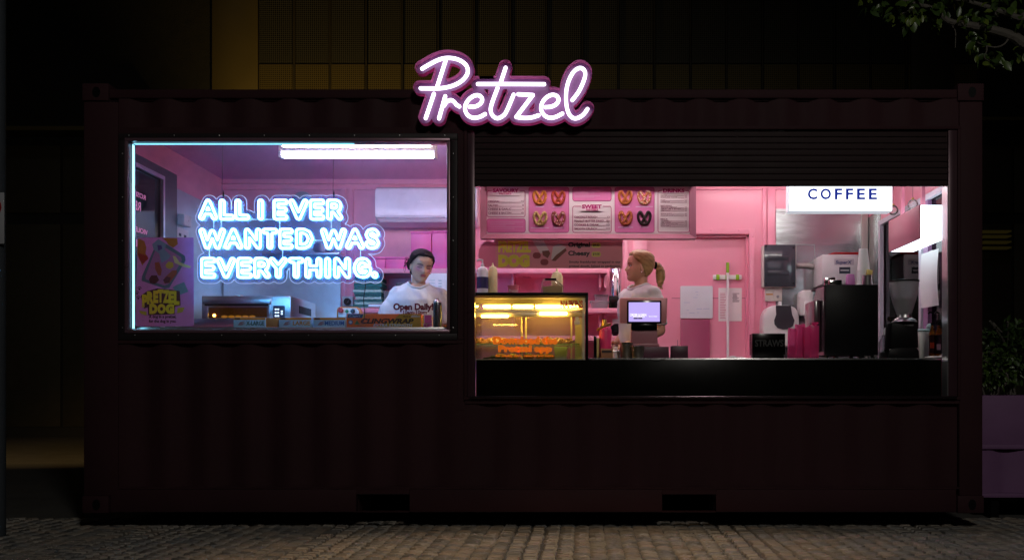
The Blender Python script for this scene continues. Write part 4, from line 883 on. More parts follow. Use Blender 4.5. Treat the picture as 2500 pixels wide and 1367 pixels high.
# ------------------------------------------------------------------ heated display cabinet
DY = .14; DZ = CT - .020
dc = thing('display_cabinet', 'black framed heated display cabinet glowing yellow at the left of the counter', 'display cabinet', (X_(1297, DY), .4, DZ))
def cz(x, y): return (1155 + x / 7.193, 700 + y / 7.193)
xa, xb, zt_ = X_(1153, DY), X_(1436, DY), Z_(714, DY)
fr = .024
obj('outer_frame', B().box(xa, xb, DY, DY + .03, zt_ - fr * .8, zt_, .002).box(xb - fr * .8, xb, DY, DY + .03, DZ, zt_ - fr * .8, .002).box(xa, xa + .02, DY, DY + .03, DZ, zt_ - fr * .8, .002), M_black, dc)
obj('top_panel', B().box(xa, xb, DY + .031, DY + .56, zt_ - .018, zt_ - .0003), M_black, dc)
obj('base_panel', B().box(xa + .02, xb - .02, DY + .012, DY + .56, DZ, DZ + .014), M_steel2, dc)
M_cs = mat('cabinet_steel', (.70, .64, .54), .42, .75, var=.1)
obj('upper_channel', B().pbox(1160, 721, 1428, 728, DY + .035, DY + .06).pbox(1160, 729, 1428, 742, DY + .16, DY + .18).pbox(1160, 755, 1428, 762, DY + .16, DY + .20), M_cs, dc)
for a in (1247, 1302): obj('divider', B().pbox(a, 742, a + 5, 755, DY + .16, DY + .18), M_cs, dc)
obj('light_rail', B().pbox(1160, 763, 1424, 773, DY + .13, DY + .17, .003), M_cs, dc)
for a, b_, yy in ((1176, 1240, 772), (1318, 1384, 765)): obj('heat_lamp', B().tube([P(a, yy, DY + .115), P(b_, yy, DY + .115)], .0075, 8), M_warm, dc)
obj('heat_lamp', B().tube([P(1180, 748, DY + .45), P(1410, 748, DY + .45)], .006, 8), M_warm, dc)
yb = DY + .54
for a in (1163, 1272, 1282, 1393, 1404): obj('door_stile', B().box(X_(a, yb) , X_(a + 4, yb) , yb, yb + .02, DZ + .015, zt_ - .10), M_cs, dc)
obj('door_rail', B().box(xa + .02, xb - .02, yb, yb + .02, zt_ - .10, zt_ - .019), M_cs, dc)
for x in (xb - .018, xa + .004): obj('side_glass', B().box(x, x + .006, DY + .031, DY + .55, DZ + .015, zt_ - .019), M_clear, dc)
obj('corner_stile', B().pbox(1404, 776, 1428, 878, DY + .50, DY + .52).pbox(1422, 722, 1428, 878, DY + .035, DY + .05), M_cs, dc)
for a, c in ((1167, 1272), (1286, 1393)): obj('rear_door_glass', B().box(X_(a, yb), X_(c, yb), yb + .006, yb + .010, DZ + .016, zt_ - .101), glass('rear_door_glass', body=.16, bcol=(.8, .65, .5)), dc)  # warm body put into the door glass to give an amber glow
obj('front_glass', B().box(xa + .02, xb - .019, DY + .006, DY + .010, DZ + .001, zt_ - .02), glass('cabinet_front_glass', body=.035, bcol=(.9, .75, .5)), dc)  # faint warm body in the front pane stands for the cabinet's glow
M_shg = glass('shelf_glass', tint=(.75, .95, .8), body=.06, bcol=(.5, .9, .6))
sz = Z_(839, DY + .1)
obj('glass_shelf', B().box(xa + .02, xb - .06, DY + .05, DY + .50, sz - .008, sz), M_shg, dc)
obj('thermometer', B().lathe((X_(1409, DY + .1), 0, Z_(778, DY + .1)), [(.014, DY + .09), (.014, DY + .1)], 16, 'y').pbox(1402, 783, 1416, 792, DY + .09, DY + .1, .002), M_white, dc)
b = B(); b.text('Download the', *cz(355, 872), *cz(1480, 1010), DY + .0055, .001, .07); b.text('Pretzel app', *cz(442, 1022), *cz(1388, 1180), DY + .0055, .001, .07)
b.text('for weekly deals, rewards and more', *cz(395, 1188), *cz(1410, 1240), DY + .0055, .001, .03)
obj('orange_lettering', b, mat('glowing_orange_vinyl', lin(255, 110, 20), .5, emit=(1, .20, .005), es=.40), dc)  # emission added so the vinyl stands out against the lit cabinet
obj('red_lettering', B().text('NAPKINS', *cz(1535, 240), *cz(1930, 380), DY - .0003, .001, .06), ink(196, 52, 40), dc)
M_bake = [mat('baked_pretzel_%d' % i, c, .45, var=.2, scale=30) for i, c in enumerate((lin(150, 92, 40), lin(160, 112, 60), lin(120, 62, 26)))]
for i, (px, y, z0) in enumerate(((1185, .50, sz), (1212, .44, sz), (1240, .52, sz), (1325, .50, sz), (1352, .44, sz), (1380, .52, sz))):
    path = [(-.42, -.86), (-.20, -.45), (.08, .02), (.38, .55), (.60, .90), (.85, .75), (.97, .25), (.82, -.45), (.45, -.90), (0, -1.0), (-.45, -.90), (-.82, -.45), (-.97, .25), (-.85, .75), (-.60, .90), (-.38, .55), (-.08, .02), (.20, -.45), (.42, -.86)]
    cx = X_(px, y); solo('pretzel', B().tube(catmull([(cx + u * .045, y + v * .02, z0 + .0145 + .03 * (v + 1) * .5) for u, v in path], 4), .014, 8), M_bake[i % 3], ['golden pretzel at the far left of the glass shelf', 'pale pretzel second from the left on the glass shelf', 'brown pretzel third from the left on the glass shelf', 'golden pretzel right of the middle stiles on the glass shelf', 'pale pretzel second from the right on the glass shelf', 'brown pretzel at the right end of the glass shelf'][i], 'pretzel', 'pretzels in the display cabinet')
for i, px in enumerate((1222, 1252, 1290, 1322, 1340)):
    y = .42 + .05 * (i % 2); solo('bread_roll', B().ball((X_(px, y), y, DZ + .0145 + .024), (.044, .032, .024), 16), M_bake[i % 3], ['golden roll nearest the tongs on the cabinet floor', 'second roll from the tongs on the cabinet floor', 'middle roll in the row on the cabinet floor', 'fourth roll from the tongs on the cabinet floor', 'roll beside the grey tray on the cabinet floor'][i], 'bread roll', 'rolls on the cabinet floor')
solo('tongs', B().tube([P(1180, 862, .3), P(1205, 859, .3), P(1235, 861, .3)], .007, 8, flat=1).ball(P(1203, 859, .3), (.02, .012, .012), 10), M_black, 'black serving tongs lying on the cabinet floor', 'tongs')
for o in (bpy.data.objects['tongs'],): o.location.z = DZ + .0145
tub(1352, 846, 1386, .36, DZ + .0145, 'grey plastic tray on the cabinet floor at the right', M_grey, False, .1, 'plastic_tray')

# ------------------------------------------------------------------ things on top of the cabinet
TZ = zt_ + .0005
def ty(Y, py=None): return 945 - (TZ - EYE) * S(Y)
Y = .30; t = thing('pump_bottle', 'white pump bottle with a navy label on the display cabinet', 'bottle', (X_(1178, Y), Y, TZ)); y0 = ty(Y)
obj('bottle_body', B().plathe(1178, Y, [(13.5, y0), (14, y0 - 6), (14, 662), (11, 655), (5, 651)], 24), mat('white_bottle', (.75, .72, .78), .35), t)
obj('pump', B().plathe(1178, Y, [(4.5, 651), (4.5, 645), (2, 644), (2, 634)], 14).tube([P(1178, 635, Y), P(1170, 634, Y), P(1164, 637, Y)], .006, 8), M_white, t)
obj('label_sleeve', B().plathe(1178, Y, [(14.3, 705), (14.3, 677)], 24), mat('navy_label', lin(46, 40, 92), .4), t)
def squeeze(px, py, r, Y, lab):
    t = thing('squeeze_bottle', lab, 'bottle', (X_(px, Y), Y, TZ), 'cream squeeze bottles'); y0 = ty(Y)
    obj('bottle_body', B().plathe(px, Y, [(r * .95, y0), (r, y0 - 3), (r, py + 12), (r * .85, py + 7)], 24), mat('cream_plastic', lin(246, 222, 170), .4), t)
    obj('nozzle_cap', B().plathe(px, Y, [(r * .8, py + 7), (r * .72, py + 2), (r * .25, py), (r * .15, py - 8)], 20), mat('cream_cap', lin(250, 232, 190), .4), t)
squeeze(1203, 650, 11.5, .34, 'cream squeeze bottle next to the white pump bottle'); squeeze(1360, 664, 14.5, .42, 'cream squeeze bottle behind the napkin dispenser')
Y = .28; t = thing('paper_cup', 'small pink paper cup alone on top of the display cabinet', 'cup', (X_(1253, Y), Y, TZ)); y0 = ty(Y)
obj('cup_wall', B().plathe(1253, Y, [(11.5, y0), (14, 698), (13, 698), (10.5, y0 - 2)], 24), mat('pink_cup', lin(238, 120, 140), .5), t)
obj('rim', B().tube([(X_(1253, Y) + 14 / S(Y) * math.cos(a), Y + 14 / S(Y) * math.sin(a), Z_(697.5, Y)) for a in (2 * math.pi * k / 24 for k in range(24))], .003, 6, True), mat('pink_cup_rim', lin(246, 150, 165), .5), t)
obj('lettering', B().text('Pretzel', 1243, 706, 1264, 713.5, Y - .036, .001, .02), ink(250, 215, 215), t)
Y = .24; t = thing('napkin_dispenser', 'clear acrylic napkin dispenser filled with kraft napkins', 'dispenser', (X_(1348, Y), Y + .05, TZ)); y0 = ty(Y)
obj('case', B().pprism([(1321, y0), (1322, 687), (1328, 680), (1356, 681), (1375, 697), (1374, y0)], Y, Y + .12, .003), glass('dispenser_acrylic', body=.12, bcol=(.7, .55, .45)), t)
obj('napkins', B().pprism([(1326, y0 - .6), (1325, 700), (1350, 696), (1373, 698), (1371, y0 - .6)], Y + .006, Y + .11, .002), mat('kraft_napkin', lin(206, 166, 120), .8), t)
obj('weight_bar', B().pbox(1331, 679, 1358, 683, Y - .004, Y + .05, .001), M_black, t)

# ------------------------------------------------------------------ counter things, left to right
def cy_(Y): return 945 - (CT - EYE) * S(Y)
CZ_ = CT + .0003
def ct(name, label, cat, px, Y, group=None): return thing(name, label, cat, (X_(px, Y), Y, CZ_), group)
Y = .26; solo('card_holder', B().pbox(1450, 820, 1457, 0, Y, Y + .10, .002, z0=CZ_), M_blackg, 'upright black card holder beside the display cabinet', 'card holder')
Y = .33; solo('price_card', B().pbox(1456, 825, 1464, 0, Y, Y + .06, .001, z0=CZ_), mat('cream_card', lin(236, 206, 130), .6), 'cream card stand between the black holder and the pink flask', 'card')
Y = .32; t = ct('pink_flask', 'hot pink drinking flask with a gold cap and carry strap on the counter', 'flask', 1478, Y); y0 = cy_(Y)
obj('flask_body', B().plathe(1478, Y, [(14.6, y0), (15, y0 - 4), (15, 808), (14, 803), (9.5, 797)], 28), mat('hot_pink_coat', lin(255, 70, 130), .35), t)
obj('neck', B().plathe(1478, Y, [(9.5, 797), (9.5, 790), (8, 789)], 20), mat('gold_metal', (.7, .45, .12), .3, .8), t)
obj('cap', B().plathe(1476, Y, [(5, 789.5), (5, 782), (4, 780)], 16), mat('gold_metal', (1, 1, 1)), t)
obj('strap', B().tube(catmull([P(1491, 790, Y - .02), P(1480, 794, Y - .045), P(1462, 803, Y - .04), P(1458, 806, Y - .02)], 5), .008, 8, flat=.35), mat('tan_strap', lin(170, 110, 50), .6), t)
Y = .22; t = ct('sachet_box', 'small brown open card box in front of the pink flask', 'box', 1481, Y); y0 = cy_(Y)
obj('box', B().pbox(1467, 851, 1496, 0, Y, Y + .06, .001, z0=CZ_), mat('brown_sachet_card', lin(180, 120, 84), .6), t); obj('slot', B().pbox(1469, 855, 1494, 861, Y - .002, Y - .0003), ink(60, 34, 26), t)
Y = .42; solo('sugar_jar', B().plathe(1503, Y, [(10, cy_(Y)), (10.5, 857), (6, 853), (5, 846)], 20), M_white, 'small white pot with a lid behind the brown sachet box', 'jar')
# stacked cups
def cupstack(px, Y, rb, rt, ytop, label, m, n=4):
    t = ct('cup_stack', label, 'cups', px, Y, 'dark cups on the counter'); y0 = cy_(Y)
    obj('cup_wall', B().plathe(px, Y, [(rb, y0), (rt, ytop), (rt * .93, ytop), (rb * .8, y0 - 2)], 28), m, t)
    obj('rim', B().tube([(X_(px, Y) + rt / S(Y) * math.cos(a), Y + rt / S(Y) * math.sin(a), Z_(ytop, Y)) for a in (2 * math.pi * k / 28 for k in range(28))], .0025, 6, True), m, t)
M_cup = mat('metal_cup', (.42, .37, .32), .28, .9)
cupstack(1529, .30, 14.5, 16.5, 837, 'tall warm lit steel cup just left of the till', M_cup); cupstack(1557, .25, 14, 17, 845, 'shorter grey steel cup in front of the till stand', M_cup)
# till
TY = .34; t = ct('card_till', 'pink point of sale terminal with a lit lilac screen on the counter', 'till', 1573, TY); y0 = cy_(TY)
M_till = mat('till_rose', lin(222, 146, 150), .4)
obj('screen_housing', B().pprism([(1514, 788), (1513, 730), (1515, 727), (1628, 727), (1630, 729), (1627, 788)], TY, TY + .05, .004), M_till, t)
scr = obj('screen_bezel', B().pbox(1531, 733.5, 1615, 790, TY - .012, TY - .0005, .003), M_blackg, t)
obj('screen', B().pbox(1535, 738, 1611, 785, TY - .0135, TY - .0125), lamp('till_screen', lin(186, 166, 238), 1.15), scr)
b = B(); b.text('ORDER & EARN', 1538, 765.5, 1578, 772, TY - .0137, .0006, .015); b.text('Scan to download', 1584, 770.5, 1604, 773.5, TY - .0137, .0006, .01); b.pbox(1545, 773, 1574, 774, TY - .0142, TY - .0137); obj('screen_lettering', b, lamp('screen_white', (1, 1, 1), 1.3), scr)
obj('store_badge', B().pbox(1547, 775.5, 1557, 778.5, TY - .0142, TY - .0137).pbox(1558, 775.5, 1568, 778.5, TY - .0142, TY - .0137), M_black, scr)
obj('stand', B().pprism([(1541, 838), (1541, 790), (1604, 790), (1606, 838)], TY + .01, TY + .10, .004), mat('till_stand', lin(190, 126, 136), .4), t)
obj('card_reader', B().pbox(1541, 790, 1604, 806, TY - .004, TY + .0095, .002), M_blackg, t)
obj('foot', B().pbox(1532, 838, 1610, 846, TY, TY + .14, .003), mat('till_stand', (1, 1, 1)), t)
obj('cash_drawer', B().pbox(1536, 846.3, 1633, 0, TY - .03, TY + .20, .003, z0=CZ_), mat('maroon_drawer', lin(84, 34, 56), .45), t)
Y = .30; t = ct('receipt_box', 'small dark maroon cube with an aerial beside the till', 'box', 1660, Y); obj('case', B().pbox(1640, 844, 1680, 0, Y, Y + .11, .002, z0=CZ_), mat('dark_maroon_case', lin(70, 30, 50), .4), t); obj('aerial', B().tube([P(1654, 844, Y + .03), P(1654, 830, Y + .03)], .0015, 6), M_black, t)
cord = catmull([P(1572, 873, .20), P(1585, 876, .14), P(1600, 880, .108), P(1620, 877, .13), P(1638, 873, .2)], 5)
for v in cord: v.z = max(v.z, CT + .003) if v.y > .13 else v.z
solo('till_cable', B().tube(cord, .0025, 6), M_black, 'black cable looping over the counter edge beside the till', 'cable')
# boards leaning on the door
WB = IYB + .099 - .0405
t = thing('maroon_board', 'tall maroon board standing in front of the pink door', 'board', (X_(1698, WB), WB + .01, FZ + .0005))
obj('board', B().box(X_(1662, WB), X_(1733, WB), WB + .003, WB + .018, FZ + .0005, Z_(780, WB), .003), mat('maroon_board', lin(150, 52, 92), .45), t)
t = thing('whiteboard', 'small whiteboard with rounded corners above the maroon board', 'whiteboard', (X_(1700, WB), WB + .03, Z_(778, WB)))
b = B(); rrect(b, 1661, 698, 1740, 777, WB + .04, 3, .018); obj('board', b, mat('whiteboard_face', (.66, .68, .74), .25), t)
b = B(); rng = random.Random(5)
for i in range(9): x = rng.uniform(1668, 1720); y = rng.uniform(712, 768); b.pbox(x, y, x + rng.uniform(4, 16), y + .8, WB + .0205, WB + .0215)
obj('faded_writing', b, ink(140, 160, 200), t)['kind'] = 'stuff'
solo('cardboard_box', B().pprism([(1733, 1000), (1733, 852), (1750, 852), (1745, 1000)], 1.9, 2.1), M_kraft, 'brown cardboard box end showing beside the maroon board', 'box')
bpy.data.objects['cardboard_box'].location.z = FZ + .0005
# mop, clip rail, checklist on the door
DYd = IYB + .099
t = thing('clip_rail', 'white broom holder rail with green clips on the pink door', 'clip rail', P(1776, 684, DYd))
obj('rail', B().pbox(1741, 671, 1811, 682, DYd - .02, DYd, .002), M_white, t)
for a in (1749, 1772, 1797): obj('green_clip', B().pbox(a, 670, a + 8, 683.5, DYd - .04, DYd - .0203, .003), mat('lime_green', lin(136, 186, 30), .4), t)
my = DYd - .055
t = thing('mop', 'white handled mop with a green grip standing against the pink door', 'mop', (X_(1777, my), my, FZ + .0005))
obj('handle', B().tube([(X_(1777.5, my), my, FZ + .10), P(1776.5, 664, my)], .0125, 10), M_white, t); obj('grip', B().tube([P(1776.5, 666, my), P(1776.5, 641, my)], .0145, 10), mat('lime_green', (1, 1, 1)), t)
obj('mop_head', B().lathe((X_(1777.5, my), my, FZ + .0005), [(.07, 0), (.06, .05), (.02, .12)], 16), M_white, t)
t = thing('checklist', 'white checklist sheet with handwriting taped to the pink door behind the mop', 'notice', P(1782, 785, DYd))
obj('sheet', B().pbox(1754, 703, 1811, 784, DYd - .003, DYd - .0003), mat('warm_paper', (.78, .72, .72), .8), t)
b = B(); rng = random.Random(9)
for i in range(16): b.pbox(1758, 716 + i * 4, 1772 - rng.uniform(0, 4), 717.2 + i * 4, DYd - .0042, DYd - .0032)
obj('printed_lines', b, ink(190, 90, 120), t)['kind'] = 'stuff'
b = B()
for i in range(8): b.pbox(1788 + rng.uniform(0, 2), 716 + i * 2.8, 1806 - rng.uniform(0, 8), 717.2 + i * 2.8, DYd - .0042, DYd - .0032)
obj('handwriting', b, ink(60, 40, 60), t)['kind'] = 'stuff'
# electrical boxes, dispensers on the steel wall
EY = IYB - .10; EW = IYB - .0125
t = thing('switchboard', 'dark grey electrical switchboard box on the steel wall beside the door', 'switchboard', P(1904, 700, EY))
obj('case', B().pbox(1861, 600, 1944, 701, EY + .02, EW, .004), mat('beige_case', (.62, .56, .52), .5), t)
dr2 = obj('smoked_door', B().pbox(1866, 597, 1943, 700, EY, EY + .0195, .008), mat('smoked_plastic', (.055, .062, .075), .12, coat=.3), t)
for a, c in ((624, 634), (660, 672)): obj('breaker_row', B().pbox(1875, a, 1926, c, EY - .003, EY - .0003, .001), mat('dark_grey_insert', (.035, .04, .05), .3), dr2)
for a, c in ((1870, 601), (1937, 605), (1870, 692), (1937, 692)): obj('screw', B().lathe((X_(a, EY), 0, Z_(c, EY)), [(.008, EY - .003), (.008, EY - .0003)], 10, 'y'), M_black, dr2)
t = thing('twin_switch', 'two cream switch plates side by side under the switchboard', 'switch', P(1888, 736, EY))
for a in (1868, 1889): obj('plate', B().pbox(a, 703, a + 20.5, 735, EW - .03, EW, .003), mat('cream_switch', (.68, .64, .58), .4), t)
obj('toggle', B().lathe((X_(1899, EW - .03), 0, Z_(724, EW - .03)), [(.008, EW - .04), (.014, EW - .0303)], 14, 'y'), M_grey, t); obj('warning_strip', B().pbox(1870, 717, 1887, 720, EW - .0315, EW - .0303), ink(210, 150, 60), t)
TY2 = IYB - .24
t = thing('towel_dispenser', 'white paper towel dispenser with a smoked window on the steel wall', 'dispenser', P(1908, 850, TY2))
obj('casing', B().pprism([(1866, 846), (1864, 800), (1866, 768), (1873, 752), (1886, 745), (1930, 745), (1944, 752), (1951, 768), (1952, 800), (1949, 846)], TY2, EW, .02), mat('cream_white_plastic', (.76, .74, .72), .3), t)
pts = [(1894, 746), (1931, 746), (1934, 768), (1940, 782), (1936, 796), (1925, 803), (1912, 804), (1899, 801), (1891, 792), (1890, 782), (1895, 768)]
obj('smoked_window', B().pprism(pts, TY2 - .004, TY2 - .0005), mat('smoked_window', (.06, .055, .065), .15), t)
obj('lock_tab', B().pbox(1901, 736, 1909, 746, TY2 + .05, TY2 + .09, .006), M_white, t)
SY2 = IYB - .13
t = thing('soap_dispenser', 'white wall soap dispenser above the pink bags', 'dispenser', P(1968, 782, SY2))
obj('body', B().pprism([(1952, 770), (1952, 720), (1955, 711), (1962, 708), (1982, 708), (1986, 712), (1984, 770)], SY2, EW, .01), mat('cream_white_plastic', (1, 1, 1)), t)
obj('lever', B().pprism([(1967, 779), (1963, 768), (1966, 735), (1984, 735), (1984, 780)], SY2 - .03, SY2 - .0005, .005), M_white, t)
# counter: straw box, pink bags
Y = .28; t = ct('straw_box', 'glossy black box marked STRAWS on the counter before the towel dispenser', 'box', 1877, Y)
obj('carton', B().pbox(1837, 814, 1917, 866, Y, Y + .12, .002), M_blackg, t); obj('lettering', B().text('STRAWS', 1843, 829, 1913, 846, Y, .001, .03), ink(20, 19, 20), t)
obj('foot_rail', B().pbox(1840, 866.3, 1914, 0, Y + .01, Y + .11, .002, z0=CZ_), M_black, t)
Y = .36
t = ct('pink_bags', 'bundle of translucent pink plastic bags standing on the counter', 'bags', 1962, Y)
M_bag = glass('pink_film', tint=(1, .45, .7), body=.45, bcol=(.9, .12, .4), rough=.2)
rng = random.Random(11)
for (a0, a1, top, dy) in ((1926, 1945, 800, 0), (1944, 1966, 790, .03), (1962, 1980, 797, -.01), (1978, 1999, 793, .02)):
    n = 8; yb_ = cy_(Y + dy); low = [(a0 + (a1 - a0) * k / n, yb_) for k in range(n + 1)]; up = [(a0 + (a1 - a0) * k / n + rng.uniform(-.6, .6), top + rng.uniform(-1, 4)) for k in range(n, -1, -1)]
    b = B(); b.pprism(low + up, Y + dy, Y + dy + .05, .003); obj('bag', b, M_bag, t)
obj('bag_knot', B().plathe(1990, Y + .045, [(3, 796), (9, 789), (8, 787), (2, 795)], 12), M_bag, t)
# folded cloth by mop on counter
solo('crumpled_cloth', B().ball((X_(1800, .5), .5, CT + .008), (.075, .05, .012), 16).ball((X_(1788, .5), .48, CT + .014), (.03, .03, .014), 12), mat('white_rag', (.7, .66, .68), .85, bump=.5, bscale=60), 'crumpled white cloth on the counter below the mop handle', 'cloth')
# water boiler
WY = IYB - .34; 
t = thing('water_boiler', 'white wall water boiler with a red lid above the coffee machine', 'boiler', P(2050, 694, WY))
obj('case', B().pbox(2007, 621, 2096, 694, WY, EW, .012), mat('boiler_white', (.76, .75, .75), .3), t)
obj('red_lid', B().pprism([(2022, 620.5), (2036, 616), (2100, 616), (2100, 620.5)], WY + .004, EW, .002), mat('red_lid', lin(190, 24, 34), .35), t)
obj('mark_patch', B().pbox(2037, 632, 2085, 647, WY - .0012, WY - .0002), ink(196, 190, 196), t)
obj('maker_lettering', B().text('SuperX', 2040, 636, 2080, 647, WY - .0013, .0008, .03, .2), ink(40, 56, 110), t)
obj('display', B().pbox(2049, 652, 2076, 668, WY - .002, WY - .0003), ink(44, 50, 66), t); obj('display_line', B().pbox(2052, 659, 2073, 661, WY - .003, WY - .0022), M_white, t)
obj('pipe', B().tube([P(1944, 648, EW - .03), P(1975, 648, EW - .03), P(1990, 652, EW - .03), P(2007, 651, EW - .03)], .022, 10), mat('lagged_pipe', (.42, .38, .36), .6), t)
# coffee machine
GY = .40
t = ct('coffee_machine', 'big black coffee machine seen from behind on the counter', 'coffee machine', 2070, GY)
zt2 = Z_(695, GY); feet = CT + .03
obj('back_panel', B().pbox(2015, 695, 2143.5, 866, GY, GY + .02, .004), M_black, t)
b = B(); 
pr = [(GY + .021, feet), (GY + .50, feet), (GY + .50, feet + .20), (GY + .42, feet + .36), (GY + .25, zt2 - .01), (GY + .021, zt2 - .01)]
for x in (X_(2013, GY), X_(2142, GY)):
    b = B(); v0 = [b.bm.verts.new((x, y, z)) for y, z in pr]; v1 = [b.bm.verts.new((x + .012, y, z)) for y, z in pr]
    b.bm.faces.new(v0); b.bm.faces.new(v1[::-1])
    for i in range(len(pr)): j = (i + 1) % len(pr); b.bm.faces.new((v0[i], v0[j], v1[j], v1[i]))
    bmesh.ops.recalc_face_normals(b.bm, faces=b.bm.faces); obj('side_panel', b, mat('mauve_black_gloss', (.06, .035, .045), .2, coat=.3), t)
obj('body', B().box(X_(2018, GY), X_(2140, GY), GY + .022, GY + .40, feet, zt2 - .03), M_black, t)
obj('top_tray', B().box(X_(2014, GY), X_(2144, GY), GY + .001, GY + .42, zt2 - .0095, zt2, .002), M_black, t)
obj('side_wing', B().box(X_(1988, GY + .1), X_(2012, GY), GY + .10, GY + .40, feet + .03, zt2 - .10, .01), mat('mauve_black_gloss', (1, 1, 1)), t)
for a in (2022, 2045, 2112, 2136):
    for y in (GY + .06, GY + .36): obj('foot', B().lathe((X_(a, GY), y, CZ_), [(.018, 0), (.014, feet - CZ_ + .0004)], 12), M_grey, t)
mz_ = zt2 + .0004
def my_(Y): return 945 - (mz_ - EYE) * S(Y)
Y = .52; t = thing('cup_stack', 'tall stack of white paper cups upside down on the coffee machine', 'cups', (X_(2107, Y), Y, mz_))
y0 = my_(Y)
for i in range(11): zz = y0 - i * 3.6; obj('cup', B().plathe(2107, Y, [(15.2 - i * .08, zz), (15.2, zz - 1.2), (14.4, zz - 1.6), (14.2, zz - 3.5)], 24), M_paper, t)
obj('cup', B().plathe(2108, Y, [(15.0, y0 - 39.6), (10.5, 608), (9.5, 607.6)], 24), M_paper, t)
Y = .46; t = thing('milk_jug', 'steel milk jug with a cream sponge on the coffee machine', 'jug', (X_(2116, Y), Y, mz_)); y0 = my_(Y)
obj('jug_body', B().plathe(2117, Y, [(12.5, y0), (13, y0 - 2), (11, 676), (12, 672), (11, 672), (10, 680)], 24), M_steel2, t); obj('sponge', B().pprism([(2116, 672), (2119, 657), (2131, 660), (2129, 675)], Y - .01, Y + .03, .003), mat('cream_sponge', lin(230, 206, 120), .9), t)
Y = .45; solo('pink_tumbler', B().plathe(2076, Y, [(10.5, my_(Y)), (11.5, my_(Y) - 4), (10, 672), (9, 670)], 24), mat('lilac_tumbler', lin(214, 130, 200), .4), 'upturned lilac plastic cup on the coffee machine', 'cup')
Y = .48
for a, b_, lab in ((2013, 2034, 'polished steel tray standing on the left of the coffee machine'), (2024, 2050, 'low chrome basket on the coffee machine beside the lilac cup')):
    solo('steel_tray', B().pbox(a, 677 if a < 2020 else 683, b_ + 6, 0, Y if a < 2020 else Y - .05, Y + .02, .006, z0=mz_), mat('chrome', (.8, .8, .82), .12, 1.0), lab, 'tray')
# grinder
Y = .36; t = ct('coffee_grinder', 'black coffee grinder with a clear hopper of beans', 'grinder', 2208, Y); y0 = cy_(Y)
obj('base', B().pprism([(2166, y0), (2168, 858), (2176, 851), (2190, 848), (2238, 848), (2244, 856), (2245, y0)], Y - .06, Y + .12, .006), M_black, t)
obj('body', B().pprism([(2174, 850), (2176, 790), (2179, 786), (2239, 786), (2241, 790), (2243, 850)], Y - .04, Y + .10, .01), M_black, t)
obj('collar', B().plathe(2208, Y, [(30, 786), (26, 780), (18, 776), (17, 768)], 28), M_steel2, t)
obj('hopper', B().plathe(2207, Y, [(17, 769), (24, 748), (31, 722), (34.5, 700), (35, 687), (34, 687), (33.5, 700), (30, 722), (23, 748), (16, 768.5)], 32), glass('hopper_plastic', tint=(.9, .9, .92), body=.42, bcol=(.8, .8, .85)), t)
obj('beans', B().plathe(2207, Y, [(15.5, 768), (22.5, 748), (27.5, 732), (26, 730.5), (8, 729.5)], 28), mat('coffee_beans', (.022, .016, .012), .6, bump=.8, bscale=120), t)
obj('lid', B().plathe(2207, Y, [(36, 689), (36, 685), (30, 684), (6, 683.5)], 32), M_black, t)
obj('chute', B().tube([P(2180, 778, Y - .03), P(2170, 778, Y - .05)], .016, 12), M_blackg, t); obj('lettering', B().text('Precision', 2209, 791, 2230, 795, Y - .0405, .0008, .0), ink(150, 150, 150), t)
obj('fork', B().tube([P(2168, 856, Y - .065), P(2163, 856, Y - .09)], .012, 10), M_blackg, t)
# right corner
Y = .62; t = ct('white_bucket', 'white lidless plastic tub with a teal cloth behind the syrup bottles', 'tub', 2273, Y); y0 = cy_(Y)
obj('tub_body', B().pprism([(2246, y0), (2242, 810), (2284, 810), (2281, y0)], Y, Y + .14, .004), mat('off_white_tub', (.62, .62, .58), .5), t)
solo('teal_rag', B().ball((X_(2258, Y), Y + .05, Z_(810, Y) + .012), (.07, .05, .0125), 16).ball((X_(2275, Y), Y + .04, Z_(810, Y) + .03), (.03, .03, .035), 12), mat('sage_rag', (.35, .48, .46), .9, bump=.6, bscale=50), 'sage green rag draped on the white tub', 'cloth')
for i, (px, lab) in enumerate(((2276, 'syrup bottle with a black pump and orange label nearest the grinder'), (2292, 'syrup bottle with a black pump in the middle of the right corner'), (2308, 'syrup bottle with a black pump at the right edge of the opening'))):
    Y = .46; t = ct('syrup_bottle', lab, 'bottle', px, Y, 'syrup bottles'); y0 = cy_(Y)
    obj('bottle_body', B().plathe(px, Y, [(7.5, y0), (7.8, y0 - 2), (7.8, 815), (5, 806), (3, 800), (3, 794)], 20), glass('syrup_glass_%d' % i, tint=(.9, .55, .2), body=.25, bcol=(.55, .25, .06)), t)
    obj('label_sleeve', B().plathe(px, Y, [(8.0, 862), (8.0, 818)], 20), ink(*[(60, 24, 20), (34, 30, 40), (40, 24, 18)][i]), t)
    obj('label_patch', B().pbox(px - 5, 836 + i * 4, px + 5, 850 + i * 4, Y - 8.4 / S(Y), Y - 8.1 / S(Y)), ink(*[(226, 92, 40), (220, 220, 220), (200, 150, 60)][i]), t)
    obj('pump', B().plathe(px, Y, [(3.4, 794), (3.4, 788), (1.2, 787), (1.2, 762)], 12).tube([P(px, 763, Y), P(px - 6, 762, Y), P(px - 10, 766, Y)], .006, 8), M_black, t)
Y = .30; solo('tea_towel', B().ball((X_(2285, Y), Y, CT + .008), (.085, .05, .013), 16).ball((X_(2302, Y), Y, CT + .012), (.04, .035, .016), 12), mat('white_towel', (.66, .6, .56), .9, bump=.6, bscale=50), 'crumpled pale towel at the right end of the counter', 'cloth')
Y = .60; t = ct('spray_bottle', 'cloudy spray bottle with a white trigger behind the grinder', 'bottle', 2163, Y); y0 = cy_(Y)
